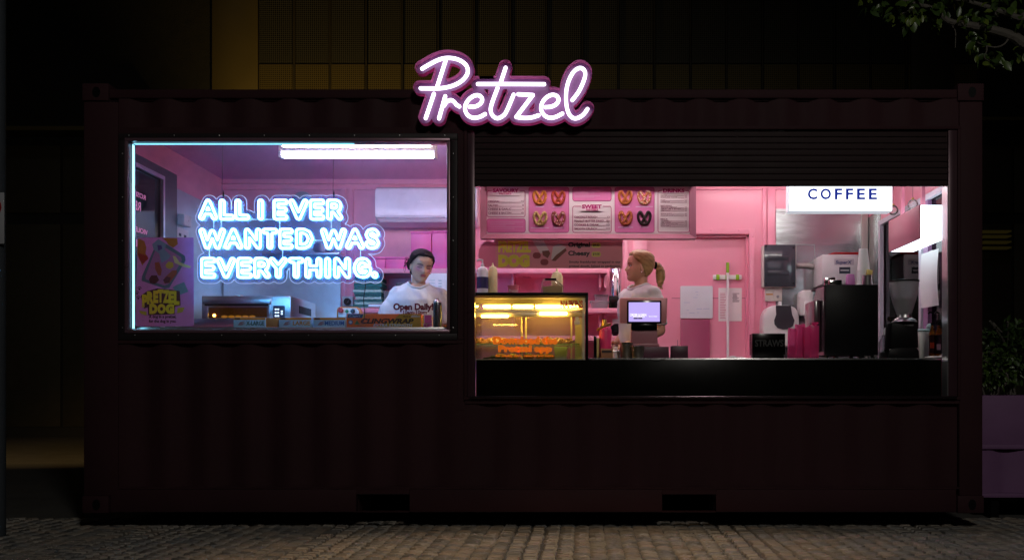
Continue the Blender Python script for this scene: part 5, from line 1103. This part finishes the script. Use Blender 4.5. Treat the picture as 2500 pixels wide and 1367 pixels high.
obj('bottle_body', B().plathe(2158, Y, [(12, y0), (13, y0 - 4), (12, 836), (6, 824), (5, 818)], 20), M_tub, t); obj('trigger', B().tube(catmull([P(2158, 820, Y), P(2160, 806, Y), P(2168, 798, Y), P(2176, 800, Y)], 4), .008, 8), M_white, t)
px_ = IXR - .034
t = thing('window_paper', 'blank white sheet of paper hanging on the right side window', 'paper', (px_, .62, 1.55))
b = B(); n = 10; rows_ = []
for i in range(n + 1):
    z = 1.545 + (1.955 - 1.545) * i / n; rows_.append([(px_ - .012 * math.sin(i / n * 3.1) - .02 * (1 - j), .80 - .30 * j, z) for j in (0, 1)])
for a, c in zip(rows_, rows_[1:]): b.quad(a[0], a[1], c[1], c[0])
bmesh.ops.remove_doubles(b.bm, verts=b.bm.verts, dist=1e-5); bmesh.ops.solidify(b.bm, geom=list(b.bm.faces), thickness=.001); obj('sheet', b, M_paper, t)
obj('tape', B().box(px_ - .004, IXR - .0305, .62, .68, 1.945, 1.96), M_white, t)
for x, y, z, lab in ((2.47, 1.20, 2.36, 'clear glass globe ornament hanging left of the side light box hanger'), (2.49, .80, 2.33, 'clear glass globe ornament hanging behind the side light box hanger')):
    t = thing('glass_globe', lab, 'ornament', (x, y, z - .04), 'glass globe ornaments'); obj('globe', B().ball((x, y, z), .04, 20), glass('globe_glass_%d' % int(x * 100), body=.10, bcol=(.8, .75, .7)), t); obj('cap', B().lathe((x, y, z + .038), [(.010, 0), (.010, .012)], 12), mat('brass_cap', (.6, .45, .15), .3, 1.), t); obj('cord', B().tube([(x, y, z + .05), (x, y, CZ)], .001, 5), M_black, t)
# shelf things in the right bay
tub(1442, 738, 1486, 1.97, 1.6425, 'cloudy plastic storage tub on the pink shelf behind the cabinet'); tub(1452, 722, 1484, 2.17, 1.6425, 'second cloudy tub set further back on the pink shelf', dep=.1)
Y = 1.98; t = thing('cup_dispenser', 'tall steel cylinder on a black block on the pink shelf behind the banner', 'dispenser', (X_(1503, Y), Y + .08, 1.6425))
obj('block', B().pbox(1487, 722, 1519, 0, Y, Y + .14, .004, z0=1.6425), M_blackg, t); obj('cylinder', B().plathe(1503, Y + .08, [(15, 722.6), (15, 640), (14, 638)], 28), mat('chrome', (1, 1, 1)), t)
Y = 2.0; solo('small_notice', B().pbox(1495, 779, 1513, 0, Y + .10, Y + .104, z0=1.4005), M_paper, 'white card standing on the lowest pink shelf beside the till', 'notice')
Y = 1.99; solo('black_bowl', B().lathe((X_(1506, Y), Y + .05, 1.4004), [(.03, 0), (.055, .04), (.05, .09), (.02, .11)], 20), M_black, 'black lidded bowl on the lowest pink shelf beside the till', 'bowl')
t = thing('wall_notice', 'bright white printed notice on the back wall behind the dark haired woman', 'notice', P(1075, 725, IYB - .03))
obj('sheet', B().box(X_(1004, 1.93), X_(1120, 1.93), 1.93, 1.936, 1.6425, 1.945), mat('bright_paper', (.82, .84, .86), .7), t)
b = B()
for i in range(5): b.pbox(1070, 684 + i * 7, 1078, 686 + i * 7, 1.928, 1.9297); b.pbox(1048, 684 + i * 7, 1062, 685 + i * 7, 1.928, 1.9297)
obj('printed_lines', b, ink(120, 170, 180), t)['kind'] = 'stuff'
# ------------------------------------------------------------------ outdoors: planter, shrubs, tree, sign post
M_plant = mat('planter_paint', lin(112, 80, 116), .6, var=.15, spec=.2)
PYq = .55
pl = thing('planter_box', 'mauve metal planter box with a ribbed base standing right of the kiosk', 'planter', (X_(2470, PYq), PYq + .4, 0))
x0, x1 = X_(2399, PYq), X_(2660, PYq); z = lambda py: Z_(py, PYq)
obj('upper_panel', B().box(x0, x1, PYq + .01, PYq + .9, z(1085), z(965), .004), M_plant, pl)
obj('rim', B().box(x0 - .01, x1 + .01, PYq - .012, PYq + .915, z(1096), z(1084.5), .006), M_plant, pl)
rb = corr(x0, x1, z(1203), z(1096.5), PYq + .01, .03, .30); obj('ribbed_panel', rb, M_plant, pl)
obj('inner_box', B().box(x0 + .002, x1 - .002, PYq + .05, PYq + .89, z(1204), z(1097)), M_plant, pl)
obj('base', B().box(x0 - .004, x1 + .004, PYq, PYq + .9, z(1214), z(1203.5), .003), M_plant, pl)
for x in (x0 + .08, x1 - .14):
    for y in (PYq + .05, PYq + .8): obj('foot', B().box(x, x + .06, y, y + .06, -.012, z(1214.3)), M_black, pl)
M_leaf = [mat('leaf_green_%d' % i, c, .38, var=.3, scale=14, spec=.6) for i, c in enumerate(((.045, .082, .012), (.085, .12, .014), (.03, .058, .012)))]
M_bark = mat('bark', (.075, .065, .055), .8, var=.3, bump=.5, bscale=30)
def leaf_mesh(L=.05, W=.028):
    b = B(); n = 5; prev = None
    for i in range(n + 1):
        t = i / n; w = W * .5 * math.sin(math.pi * min(1, t * .93 + .05)) ** .8; y = t * L; zc = -.15 * L * t * t
        cur = [b.bm.verts.new((-w, y, zc + w * .35)), b.bm.verts.new((0, y, zc)), b.bm.verts.new((w, y, zc + w * .35))]
        if prev:
            for k in range(2): b.bm.faces.new((prev[k], prev[k + 1], cur[k + 1], cur[k]))
        prev = cur
    return b.data('leaf')
def leaf_xf(p, d, rng, s): 
    q = d.to_track_quat('Y', 'Z').to_matrix().to_4x4(); return Matrix.Translation(p) @ q @ Matrix.Rotation(rng.uniform(-1.2, 1.2), 4, 'Y') @ Matrix.Scale(s, 4)
def shrub(cx, cy, z0, rx, ry, h, n, label, seed, mi, L=.06):
    rng = random.Random(seed); t = thing('shrub', label, 'shrub', (cx, cy, z0), 'shrubs in the planter'); b = B()
    for i in range(5): b.tube(catmull([(cx + rng.uniform(-.05, .05), cy, z0), (cx + rng.uniform(-rx, rx) * .4, cy + rng.uniform(-.1, .1), z0 + h * .45), (cx + rng.uniform(-rx, rx) * .8, cy + rng.uniform(-ry, ry) * .6, z0 + h * .9)], 5), .008, 6)
    obj('stem', b, M_bark, t)
    lm = leaf_mesh(L, L * .55); bm = bmesh.new()
    for i in range(n):
        v = Vector((rng.gauss(0, 1), rng.gauss(0, 1), rng.gauss(0, 1))).normalized() * rng.uniform(.35, 1) ** .6
        f = .75 + .35 * noise.noise(v * 2.2 + Vector((seed, 0, 0))); p = Vector((cx + v.x * rx * f, cy + v.y * ry * f, z0 + h * .52 + v.z * h * .5 * f))
        if p.z < z0: continue
        d = (v + Vector((rng.uniform(-.7, .7), rng.uniform(-.7, .7), rng.uniform(-.9, .4)))).normalized(); n0 = len(bm.verts); bm.from_mesh(lm); bm.verts.ensure_lookup_table(); X = leaf_xf(p, d, rng, rng.uniform(.7, 1.25))
        for vv in bm.verts[n0:]: vv.co = X @ vv.co
    bpy.data.meshes.remove(lm); me = bpy.data.meshes.new('foliage'); bm.to_mesh(me); bm.free(); obj('foliage', me, M_leaf[mi], t)
pz = z(965) + .0003
shrub(X_(2475, .9), .95, pz, .36, .30, .62, 900, 'glossy dark leafed shrub in the planter beside the kiosk', 1, 2)
shrub(X_(2425, .8), .85, pz, .24, .22, .36, 700, 'low feathery green shrub at the planter corner against the kiosk', 2, 0, .035)
shrub(X_(2590, .9), 1.0, pz, .36, .30, .7, 500, 'tall leafy shrub at the far end of the planter', 3, 1)
# tree with limbs reaching in at the top right
rng = random.Random(21); TYy = 1.3
tr = thing('street_tree', 'tree branch with green leaves hanging into the top right corner', 'tree', (4.75, TYy, -.014))
def bp(x, y, dy=0): return P(2080 + x / 5.952, y / 5.952, TYy + dy)
obj('trunk', B().tube(catmull([(4.75, TYy, -.02), (4.72, TYy + .02, 1.4), (4.62, TYy, 2.6), (4.55, TYy, 3.6), (4.7, TYy + .1, 5.2)], 6), [.15 - .004 * i for i in range(25)], 12), M_bark, tr)
limbs = [[(4.66, TYy, 2.35), bp(2900, 900), bp(2500, 640), bp(2330, 530), bp(2000, 430), bp(1700, 370), bp(1400, 310), bp(1200, 140), bp(850, 40), bp(560, -60)],
         [(4.57, TYy, 3.2), bp(2700, 330), bp(2430, 270), bp(2050, 130), bp(1700, 30), bp(1300, -40)], [bp(2110, 260), bp(2060, 160), bp(2040, 120)],
         [bp(2290, 530), bp(2220, 640), bp(2100, 690), bp(1950, 670), bp(1800, 610)], [bp(1460, 380), bp(1505, 480), bp(1500, 700)], [bp(850, 40), bp(830, 140), bp(700, 215), bp(640, 215)], [bp(1950, 670), bp(1960, 740), bp(1930, 850), bp(2100, 930)]]
for i, lm in enumerate(limbs):
    q = catmull(lm, 5); r0 = [.055, .035, .012, .009, .006, .008, .006][i]; r1 = [.008, .010, .006, .004, .003, .004, .003][i]
    obj('limb', B().tube(q, [r0 + (r1 - r0) * k / (len(q) - 1) for k in range(len(q))], 9), M_bark, tr)
lm = [leaf_mesh(.085, .052), leaf_mesh(.07, .045), leaf_mesh(.095, .05)]
for k, m in enumerate(lm): m.materials.append(M_leaf[k]); smooth(m, 60)
clusters = [(230, 90, 10, 90), (420, 60, 6, 70), (640, 230, 16, 110), (800, 300, 14, 110), (900, 190, 14, 100), (1080, 130, 12, 110), (1230, 280, 10, 90), (1300, 80, 14, 110), (1650, 250, 8, 70), (1900, 190, 12, 110), (2050, 250, 8, 100), (1760, 590, 14, 110), (1850, 700, 16, 120), (1900, 850, 12, 110), (2150, 900, 12, 110), (1600, 440, 3, 40), (1800, 470, 8, 80), (2300, 100, 12, 140), (2480, 330, 8, 90), (2420, 760, 10, 120), (760, 60, 12, 120), (1500, -20, 14, 150), (1000, -40, 14, 150), (2100, 0, 12, 150)]
for cx, cy, n, sp in clusters:
    for i in range(n):
        p = bp(cx + rng.gauss(0, sp * .6), cy + rng.gauss(0, sp * .5), rng.uniform(-.12, .12)); d = Vector((rng.uniform(-.7, .7), rng.uniform(-.8, .4), rng.uniform(-1.0, .1))).normalized()
        o = link(bpy.data.objects.new('leaf', lm[rng.randrange(3)])); o.parent = tr; o.matrix_local = Matrix.Translation(-tr.location) @ leaf_xf(p, d, rng, rng.uniform(.7, 1.15))
bm = bmesh.new(); base = leaf_mesh(.085, .05)
for i in range(1400):
    v = Vector((rng.gauss(0, 1), rng.gauss(0, 1), rng.gauss(0, 1))).normalized() * rng.uniform(.3, 1) ** .5
    p = Vector((5.3 + v.x * 1.35, TYy + v.y * 1.2, 4.75 + v.z * 1.25)); n0 = len(bm.verts); bm.from_mesh(base); bm.verts.ensure_lookup_table(); X = leaf_xf(p, Vector((rng.uniform(-1, 1), rng.uniform(-1, 1), rng.uniform(-1, .2))).normalized(), rng, rng.uniform(.8, 1.3))
    for vv in bm.verts[n0:]: vv.co = X @ vv.co
me = bpy.data.meshes.new('crown'); bm.to_mesh(me); bm.free(); bpy.data.meshes.remove(base); obj('crown', me, M_leaf[0], tr)
# sign post at the left edge
SPY = -.35
sp = thing('sign_post', 'grey street sign post with a white prohibition sign at the left edge', 'sign post', (X_(-8, SPY), SPY, -.014))
obj('post', B().lathe((X_(-8, SPY), SPY, 0), [(.052, -.014), (.052, 3.9), (.03, 3.92)], 20), mat('blue_grey_post', (.035, .042, .05), .6, spec=.2), sp)
obj('sign_plate', B().pbox(-70, 470, 10, 595, SPY - .058, SPY - .053, .004), mat('sign_white', (.30, .31, .33), .6), sp)
b = B(); c = P(-30, 505, SPY - .060); b.tube([(c.x + .075 * math.cos(a), c.y, c.z + .075 * math.sin(a)) for a in (2 * math.pi * k / 28 for k in range(28))], .012, 6, True, .2); obj('red_ring', b, ink(150, 24, 28), sp)
# ------------------------------------------------------------------ people
HT = [0, .04, .10, .16, .22, .30, .38, .45, .52, .60, .70, .80, .88, .94, .98, 1.0]
HW = [.016, .030, .042, .051, .057, .063, .067, .069, .0705, .072, .0735, .070, .060, .044, .025, .004]
HF = [.064, .078, .085, .083, .084, .086, .086, .084, .083, .087, .086, .077, .062, .044, .024, .003]
HB = [.005, .012, .022, .040, .060, .078, .090, .097, .102, .106, .106, .099, .083, .060, .034, .004]
NZ = ([.28, .315, .345, .38, .43, .49, .55, .60], [0, .010, .020, .022, .015, .008, .003, 0])
HH = .225
def head_pt(th, t):
    w, f, bk = np.interp(t, HT, HW), np.interp(t, HT, HF), np.interp(t, HT, HB); s, c = math.sin(th), math.cos(th)
    x = w * math.copysign(abs(s) ** .87, s)
    if c >= 0:
        y = -f * c ** .92
        y -= np.interp(t, *NZ) * math.exp(-(x / (.0125 if t < .42 else .0085)) ** 2)
        for sg in (-1, 1):
            y += .0105 * math.exp(-((x - sg * .031) / .015) ** 2 - ((t - .50) / .050) ** 2)
            y -= .0050 * math.exp(-((x - sg * .031) / .010) ** 2 - ((t - .495) / .026) ** 2)
            y -= .0035 * math.exp(-((x - sg * .035) / .018) ** 2 - ((t - .39) / .06) ** 2)
        y -= .0060 * math.exp(-(x / .020) ** 2 - ((t - .222) / .022) ** 2) + .0055 * math.exp(-(x / .021) ** 2 - ((t - .268) / .018) ** 2)
        y += .0030 * math.exp(-(x / .024) ** 2 - ((t - .246) / .008) ** 2) + .004 * math.exp(-(x / .022) ** 2 - ((t - .175) / .025) ** 2)
    else: y = bk * (-c) ** .92
    return Vector((x, y, t * HH))
def face_pt(x, t, out=.001):
    best = min((abs(head_pt(th, t).x - x), th) for th in np.linspace(-1.5, 1.5, 241))[1]; p = head_pt(best, t); return p + Vector((0, -out, 0))
def head_mesh(b, mx, n=72, m=64):
    rings = [[b.bm.verts.new(mx @ head_pt(2 * math.pi * i / n, j / m)) for i in range(n)] for j in range(m + 1)]
    for a, c in zip(rings, rings[1:]):
        for i in range(n): b.bm.faces.new((a[i], a[(i + 1) % n], c[(i + 1) % n], c[i]))
    b.bm.faces.new(rings[0][::-1]); b.bm.faces.new(rings[-1])
def ell(b, rows, n=28):                                     # stack of ellipses (cx, cy, z, rx, ry)
    rings = [[b.bm.verts.new((cx + rx * math.cos(2 * math.pi * i / n), cy + ry * math.sin(2 * math.pi * i / n), z)) for i in range(n)] for cx, cy, z, rx, ry in rows]
    for a, c in zip(rings, rings[1:]):
        for i in range(n): b.bm.faces.new((a[i], a[(i + 1) % n], c[(i + 1) % n], c[i]))
    b.bm.faces.new(rings[0][::-1]); b.bm.faces.new(rings[-1])
def remesh(b, vox, it=2):
    me = b.data('rm'); o = link(bpy.data.objects.new('rm', me)); md = o.modifiers.new('r', 'REMESH'); md.mode = 'VOXEL'; md.voxel_size = vox
    if it: s = o.modifiers.new('s', 'SMOOTH'); s.iterations = it; s.factor = .5
    bpy.context.view_layer.update(); dg = bpy.context.evaluated_depsgraph_get(); out = bpy.data.meshes.new_from_object(o.evaluated_get(dg)); bpy.data.objects.remove(o); bpy.data.meshes.remove(me); return out
def limb(b, pts, rads, n=6, seg=14, flat=None):
    q = catmull(pts, n); rr = list(np.interp(np.linspace(0, len(pts) - 1, len(q)), range(len(pts)), rads)); b.tube(q, rr, seg, False, flat)
    b.ball(q[0], rads[0], 12); b.ball(q[-1], rads[-1], 12)
def hand(b, w, d, up, side):                                # palm and five curled fingers from wrist w along d
    d = d.normalized(); sd = d.cross(up).normalized() * side; nn = sd.cross(d).normalized() * side
    palm = w + d * .045; b.tube([w, w + d * .03, w + d * .07, w + d * .088], [.024, .036, .039, .036], 12, False, .42)
    for i, (o, L) in enumerate(((-.027, .068), (-.009, .077), (.009, .072), (.026, .056))):
        r = w + d * .080 + sd * o; p1 = r + d * L * .45 - nn * .006; p2 = p1 + d * L * .32 - nn * .018; p3 = p2 + d * L * .16 - nn * .020
        b.tube([r, p1, p2, p3], [.0095, .0088, .0078, .0062], 8)
    r = w + d * .028 - sd * .030; b.tube([r, r + d * .03 - sd * .022 - nn * .006, r + d * .058 - sd * .026 - nn * .014], [.0125, .0105, .0078], 8)
def skin_mat(name, col):
    m = bpy.data.materials.new(name); m.use_nodes = True; n = m.node_tree.nodes; l = m.node_tree.links; p = n['Principled BSDF']
    a = n.new('ShaderNodeAttribute'); a.attribute_name = 'col'; nz = n.new('ShaderNodeTexNoise'); nz.inputs['Scale'].default_value = 60
    mx = n.new('ShaderNodeMix'); mx.data_type = 'RGBA'; mx.blend_type = 'MULTIPLY'; mx.inputs[0].default_value = .18; l.new(a.outputs['Color'], mx.inputs[6]); l.new(nz.outputs['Color'], mx.inputs[7]); l.new(mx.outputs[2], p.inputs['Base Color'])
    p.inputs['Roughness'].default_value = .45; p.inputs['Subsurface Weight'].default_value = .15; p.inputs['Subsurface Radius'].default_value = (.012, .004, .002); p.inputs['Subsurface Scale'].default_value = 1.0
    return m
def person(label, loc, rz, sc, head_rot, arms, skin, lip, blush, haircol, style, fit, seed):
    root = thing('person', label, 'person', loc); root['category'] = 'person'
    piv = Vector((0, .012, 1.455))
    HM = Matrix.Translation(piv) @ head_rot.to_4x4() @ Matrix.Translation(Vector((0, -.012, -.008)))
    b = B(); head_mesh(b, HM)
    for sg in (-1, 1):                                       # ears
        e = B(); e.ball((0, 0, 0), (.0075, .018, .031), 14); me = e.data('e'); me.transform(HM @ Matrix.Translation((sg * .0735, .010, .102)) @ Matrix.Rotation(sg * .35, 4, 'Z')); b.mesh(me)
    top = HM @ Vector((0, .02, .05)); limb(b, [(0, .03, 1.36), (0, .024, 1.42), top], [.058, .050, .048])
    ell(b, [(0, .0, .84, .155, .105), (0, 0, .92, .165, .112), (0, .0, 1.05, .128, .092), (0, -.005, 1.2, .142, .105), (0, -.005, 1.28, .152, .105), (0, .008, 1.35, .155, .085), (0, .018, 1.395, .115, .068), (0, .024, 1.42, .06, .055)])
    for sg, (elb, wri, hd) in zip((-1, 1), arms):
        sh = Vector((sg * .148, .014, 1.350)); elb = Vector(elb); wri = Vector(wri)
        limb(b, [sh, sh.lerp(elb, .5) + Vector((sg * .008, 0, 0)), elb], [.046, .043, .037]); limb(b, [elb, elb.lerp(wri, .4), wri], [.038, .036, .024]); hand(b, wri, Vector(hd), Vector((0, 0, 1)), sg)
        limb(b, [(sg * .082, 0, .88), (sg * .088, -.008, .48), (sg * .09, .02, .09)], [.086, .056, .036]); limb(b, [(sg * .09, .03, .045), (sg * .095, -.06, .035), (sg * .10, -.14, .026)], [.038, .036, .024])
    for sg in (-1, 1): limb(b, [(sg * .012, .028, 1.42), (sg * .065, .024, 1.378), (sg * .125, .014, 1.345)], [.040, .026, .026])
    me = remesh(b, .0042, 2)
    co = np.empty(len(me.vertices) * 3, dtype=np.float32); me.vertices.foreach_get('co', co); co = co.reshape(-1, 3)
    inv = np.array(HM.inverted()); h = co @ inv[:3, :3].T + inv[:3, 3]; t = h[:, 2] / HH; fr = np.clip((-h[:, 1] - .03) / .02, 0, 1)
    col = np.tile(np.array(skin), (len(co), 1)); g = lambda cx, cz, sx, sz: np.exp(-((np.abs(h[:, 0]) - cx) / sx) ** 2 - ((t - cz) / sz) ** 2) * fr
    def blend(wt, c): col[:] = col * (1 - wt[:, None]) + np.array(c) * wt[:, None]
    blend(np.clip(g(.040, .43, .020, .085) * .75, 0, 1), blush); blend(np.clip(g(.030, .545, .016, .03) * .6, 0, 1), [v * .8 for v in blush])
    lw_ = np.clip(1.7 * np.exp(-(h[:, 0] / .019) ** 4 - ((t - .246) / .042) ** 4), 0, 1) * fr; blend(lw_, lip)
    at = me.color_attributes.new('col', 'FLOAT_COLOR', 'POINT'); at.data.foreach_set('color', np.concatenate([col, np.ones((len(col), 1))], 1).astype(np.float32).ravel())
    body = obj('body', me, skin_mat('skin_%d' % seed, skin), None, 180); body.parent = root
    M_hair = mat('hair_%d' % seed, haircol, .42 if style == 'pony' else .5, var=.6, scale=38, stretch=(1.6, .12, 1.0), bump=.12, bscale=150, spec=.5 if style == 'pony' else .10)
    # hair shell
    n, m = 96, 70; b = B()
    TH = [0, .35, .75, 1.05, 1.3, 1.5, 1.75, 2.1, 2.6, 3.2]; HL = [.845, .84, .80, .71, .62, .56, .36, .20, .14, .13]
    if style == 'bun': HL = [.83, .825, .79, .70, .60, .52, .34, .2, .14, .13]
    V = {}
    for j in range(m + 1):
        for i in range(n):
            th = 2 * math.pi * i / n; a = abs((th + math.pi) % (2 * math.pi) - math.pi); t = j / m; hl = np.interp(a, TH, HL) + .012 * math.sin(th * 9 + seed); 
            if t < hl: continue
            p = head_pt(th, t); c = Vector((0, .012, .125)); k = min(1, (t - hl) / .07); rid = .0011 * math.sin((p.z * 240 + p.y * 130) + 2 * math.sin(p.x * 60)) + .0009 * math.sin(p.z * 610 + p.y * 300)
            off = .0015 + .0105 * k ** .7 + rid * k + (.006 * k * math.exp(-((t - .86) / .12) ** 2) if style == 'pony' else .003 * k)
            if style == 'bun' and a < 1.2: off -= .004 * math.exp(-(p.x / .004) ** 2)
            V[i, j] = b.bm.verts.new(HM @ (p + (p - c).normalized() * off))
    for (i, j) in list(V):
        q = [(i, j), ((i + 1) % n, j), ((i + 1) % n, j + 1), (i, j + 1)]
        if all(k in V for k in q): b.bm.faces.new([V[k] for k in q])
    b.bm.faces.new([V[i, m] for i in range(n)])
    loose = [v for v in b.bm.verts if not v.link_faces]; bmesh.ops.delete(b.bm, geom=loose, context='VERTS')
    hair = obj('hair', b, M_hair, None, 180); hair.parent = root
    H = lambda x, y, z: HM @ Vector((x, y, z))
    if style == 'pony':
        b = B(); a = H(0, .113, .125); pts = [H(0, .105, .128), H(0, .140, .128), H(0, .162, .092), H(.0, .168, .045), H(0, .166, .0), H(0, .158, -.03)]
        q = catmull(pts, 8); rr = list(np.interp(np.linspace(0, 5, len(q)), range(6), [.017, .024, .031, .032, .025, .006]))
        b.tube(q, rr, 18)
        for v in b.bm.verts: v.co += Vector((0, 0, 0)) + (v.co - q[min(range(len(q)), key=lambda k: (q[k] - v.co).length)]) * .14 * math.sin(v.co.x * 520 + v.co.y * 380)
        o = obj('ponytail', b, M_hair, None, 180); o.parent = root
        o = obj('hair_tie', B().tube([H(.021 * math.cos(t), .126, .128 + .021 * math.sin(t)) for t in (2 * math.pi * k / 20 for k in range(20))], .008, 8, True), M_black); o.parent = root
        loose_ = B()
        for k in range(14):
            x = random.Random(k).uniform(-.02, .03); loose_.tube(catmull([H(x, .15, .12), H(x + .01, .185 + k * .001, .05), H(x, .18, -.01), H(x, .165 + k * .002, -.045)], 5), .0018, 4)
        o = obj('hair_strands', loose_, M_hair); o.parent = root
    else:
        b = B(); c = H(-.045, .105, .105); b.ball((0, 0, 0), (.036, .034, .044), 20)
        for v in b.bm.verts: v.co = c + v.co * (1 + .06 * math.sin(v.co.z * 260 + v.co.x * 90))
        o = obj('hair_bun', b, M_hair, None, 180); o.parent = root
        s_ = B()
        for k in range(10):
            r2 = random.Random(k); s_.tube(catmull([H(-.07, .05, .13 + r2.uniform(-.03, .04)), H(-.09 - r2.uniform(0, .012), .09, .12 + r2.uniform(-.05, .05)), H(-.078, .115, .08 + r2.uniform(-.05, .05))], 4), .0012, 4)
        o = obj('hair_strands', s_, M_hair); o.parent = root
    # brows, lashes, eyes, earrings
    M_brow = mat('brow_%d' % seed, [v * .5 for v in haircol] if style == 'pony' else (.012, .009, .008), .7)
    for sg in (-1, 1):
        br = [HM @ face_pt(sg * x, t_, .0012) for x, t_ in ((.014, .575), (.028, .592), (.042, .592), (.053, .572))]
        o = obj('eyebrow', B().tube(catmull(br, 4), [.0030] * 8 + [.0028] * 3 + [.0018, .0010], 6, False, .6), M_brow); o.parent = root
        la = [HM @ face_pt(sg * x, t_, .0016) for x, t_ in (((.017, .492), (.028, .478), (.039, .478), (.049, .488)) if style == 'bun' else ((.017, .50), (.028, .518), (.039, .518), (.049, .50)))]
        o = obj('eyelash', B().tube(catmull(la, 4), [.0016] + [.0025] * 10 + [.0022, .0014], 6), mat('lash', (.01, .008, .008), .6)); o.parent = root
        if style == 'pony':
            c = HM @ face_pt(sg * .032, .500, -.004); o = obj('eyeball', B().ball(c, .0085, 14), mat('eye_white', (.7, .68, .66), .2)); o.parent = root
            c2 = HM @ (HM.inverted() @ c + Vector((0, -.0062, 0))); o2 = obj('iris', B().ball(c2, .0042, 10), mat('iris_dark', (.03, .04, .05), .1)); o2.parent = root
        c = HM @ Vector((sg * .076, .006, .068)); o = obj('earring', B().ball(c, .0062, 12), mat('silver_stud', (.9, .88, .86), .12, 1.0)); o.parent = root
    mo = [HM @ face_pt(x, t_, .0004) for x, t_ in ((-.020, .246), (-.008, .248), (0, .2455), (.008, .248), (.020, .246))]
    o = obj('lip_line', B().tube(catmull(mo, 4), .0013, 5), mat('lip_line', [v * .25 for v in lip], .5)); o.parent = root
    # shirt
    b = B(); ell(b, [(0, 0, .80, .20, .145), (0, 0, .92, .198, .142), (0, -.005, 1.08, .180, .132), (0, -.01, 1.22, .180, .138), (0, -.006, 1.30, .188, .128), (0, .006, 1.36, .186, .104), (0, .016, 1.395, .158, .084), (0, .022, 1.42, .105, .070), (0, .024, 1.432, .075, .06)])
    for sg, (elb, wri, hd) in zip((-1, 1), arms):
        sh = Vector((sg * .150, .012, 1.348)); b.ball(sh, .064, 18); e = sh.lerp(Vector(elb), .86); q = catmull([sh - Vector((sg * .03, 0, 0)), sh.lerp(e, .5) + Vector((sg * .012, 0, 0)), e], 5); b.tube(q, list(np.interp(np.linspace(0, 1, len(q)), [0, .5, 1], [.070, .076, .082])), 18)
    if fit != 1:
        for v in b.bm.verts: q_ = fit + (1 - fit) * min(1, max(0, (v.co.z - 1.20) / .12)); v.co.x *= q_; v.co.y *= q_
    me = remesh(b, .007, 9)
    nrm = [v.normal.copy() for v in me.vertices]
    for v, vn in zip(me.vertices, nrm):
        c = v.co; w1 = noise.noise(Vector((c.x * 9, c.y * 9, c.z * 3.2 + seed))) * .014 + noise.noise(Vector((c.x * 22 + c.z * 12, c.y * 22, c.z * 9 + seed * 3))) * .0075
        v.co = c + vn * w1
    bm = bmesh.new(); bm.from_mesh(me)
    cut = [v for v in bm.verts if (v.co.x / .070) ** 2 + ((v.co.y + .002) / .076) ** 2 < 1 and v.co.z > 1.355 + max(0, v.co.y + .07) * .40]
    bmesh.ops.delete(bm, geom=cut, context='VERTS'); ed = sorted((math.atan2((v.co.y + .002) / .076, v.co.x / .070), v.co.z, v.index) for v in bm.verts if v.is_boundary)
    ph = np.array([q[0] for q in ed]); zz = np.array([q[1] for q in ed]); grid = np.linspace(-math.pi, math.pi, 41)[:-1]
    zg = np.array([np.average(zz, weights=np.exp(-(np.angle(np.exp(1j * (ph - g_))) / .22) ** 2) + 1e-9) for g_ in grid]); bm.verts.ensure_lookup_table()
    for v in bm.verts:
        if v.is_boundary: a_ = math.atan2((v.co.y + .002) / .076, v.co.x / .070); v.co = (.073 * math.cos(a_), -.002 + .079 * math.sin(a_), np.interp(a_, grid, zg, period=2 * math.pi))
    bm.to_mesh(me); bm.free()
    ring_ = [(.0725 * math.cos(g_), -.002 + .0785 * math.sin(g_), z_ + .002) for g_, z_ in zip(grid, zg)]
    o = obj('shirt', me, mat('white_cotton', (.74, .72, .72), .85, var=.05, bump=.05, bscale=300, sheen=.2), None, 180); o.parent = root
    o = obj('collar', B().tube(ring_, .0085, 8, True), mat('white_cotton', (1, 1, 1))); o.parent = root
    b = B()
    for sg in (-1, 1): limb(b, [(sg * .085, 0, .86), (sg * .09, -.008, .48), (sg * .092, .02, .07)], [.105, .075, .06])
    ell(b, [(0, 0, .80, .172, .122), (0, 0, .95, .170, .120)]); o = obj('trousers', remesh(b, .012, 2), mat('dark_trousers', (.02, .02, .025), .8)); o.parent = root
    b = B()
    for sg in (-1, 1): limb(b, [(sg * .09, .045, .047), (sg * .095, -.06, .044), (sg * .10, -.15, .036)], [.047, .046, .034])
    for v in b.bm.verts: v.co.z = max(v.co.z, .001)
    o = obj('shoes', b, M_black); o.parent = root
    root.scale = (sc,) * 3; root.rotation_euler = (0, 0, rz); return root
def rot(yaw, pitch, roll): return Matrix.Rotation(R(yaw), 3, 'Z') @ Matrix.Rotation(R(pitch), 3, 'X') @ Matrix.Rotation(R(roll), 3, 'Y')
person('woman with tied back dark hair in a white tee looking down behind the window', (X_(1021, .70), .70, FZ + .0005), R(4), 1.03,
       rot(22, 14, 6), [((-.22, -.02, 1.08), (-.16, -.22, 1.02), (.4, -.9, -.1)), ((.22, -.02, 1.08), (.14, -.24, 1.02), (-.4, -.9, -.1))],
       (.78, .45, .29), (.50, .10, .11), (.62, .16, .28), (.007, .005, .005), 'bun', 1.0, 1)
person('blonde woman with a ponytail in a white tee facing left behind the till', (X_(1559, .95), .95, FZ + .0005), R(-52), 1.045,
       rot(-28, -2, 2), [((-.185, .04, 1.08), (-.10, -.15, .98), (.6, -.8, -.1)), ((.205, .03, 1.08), (.17, -.17, .98), (-.35, -.95, .0))],
       (.60, .34, .21), (.50, .16, .13), (.62, .26, .18), (.36, .23, .085), 'pony', .90, 2)
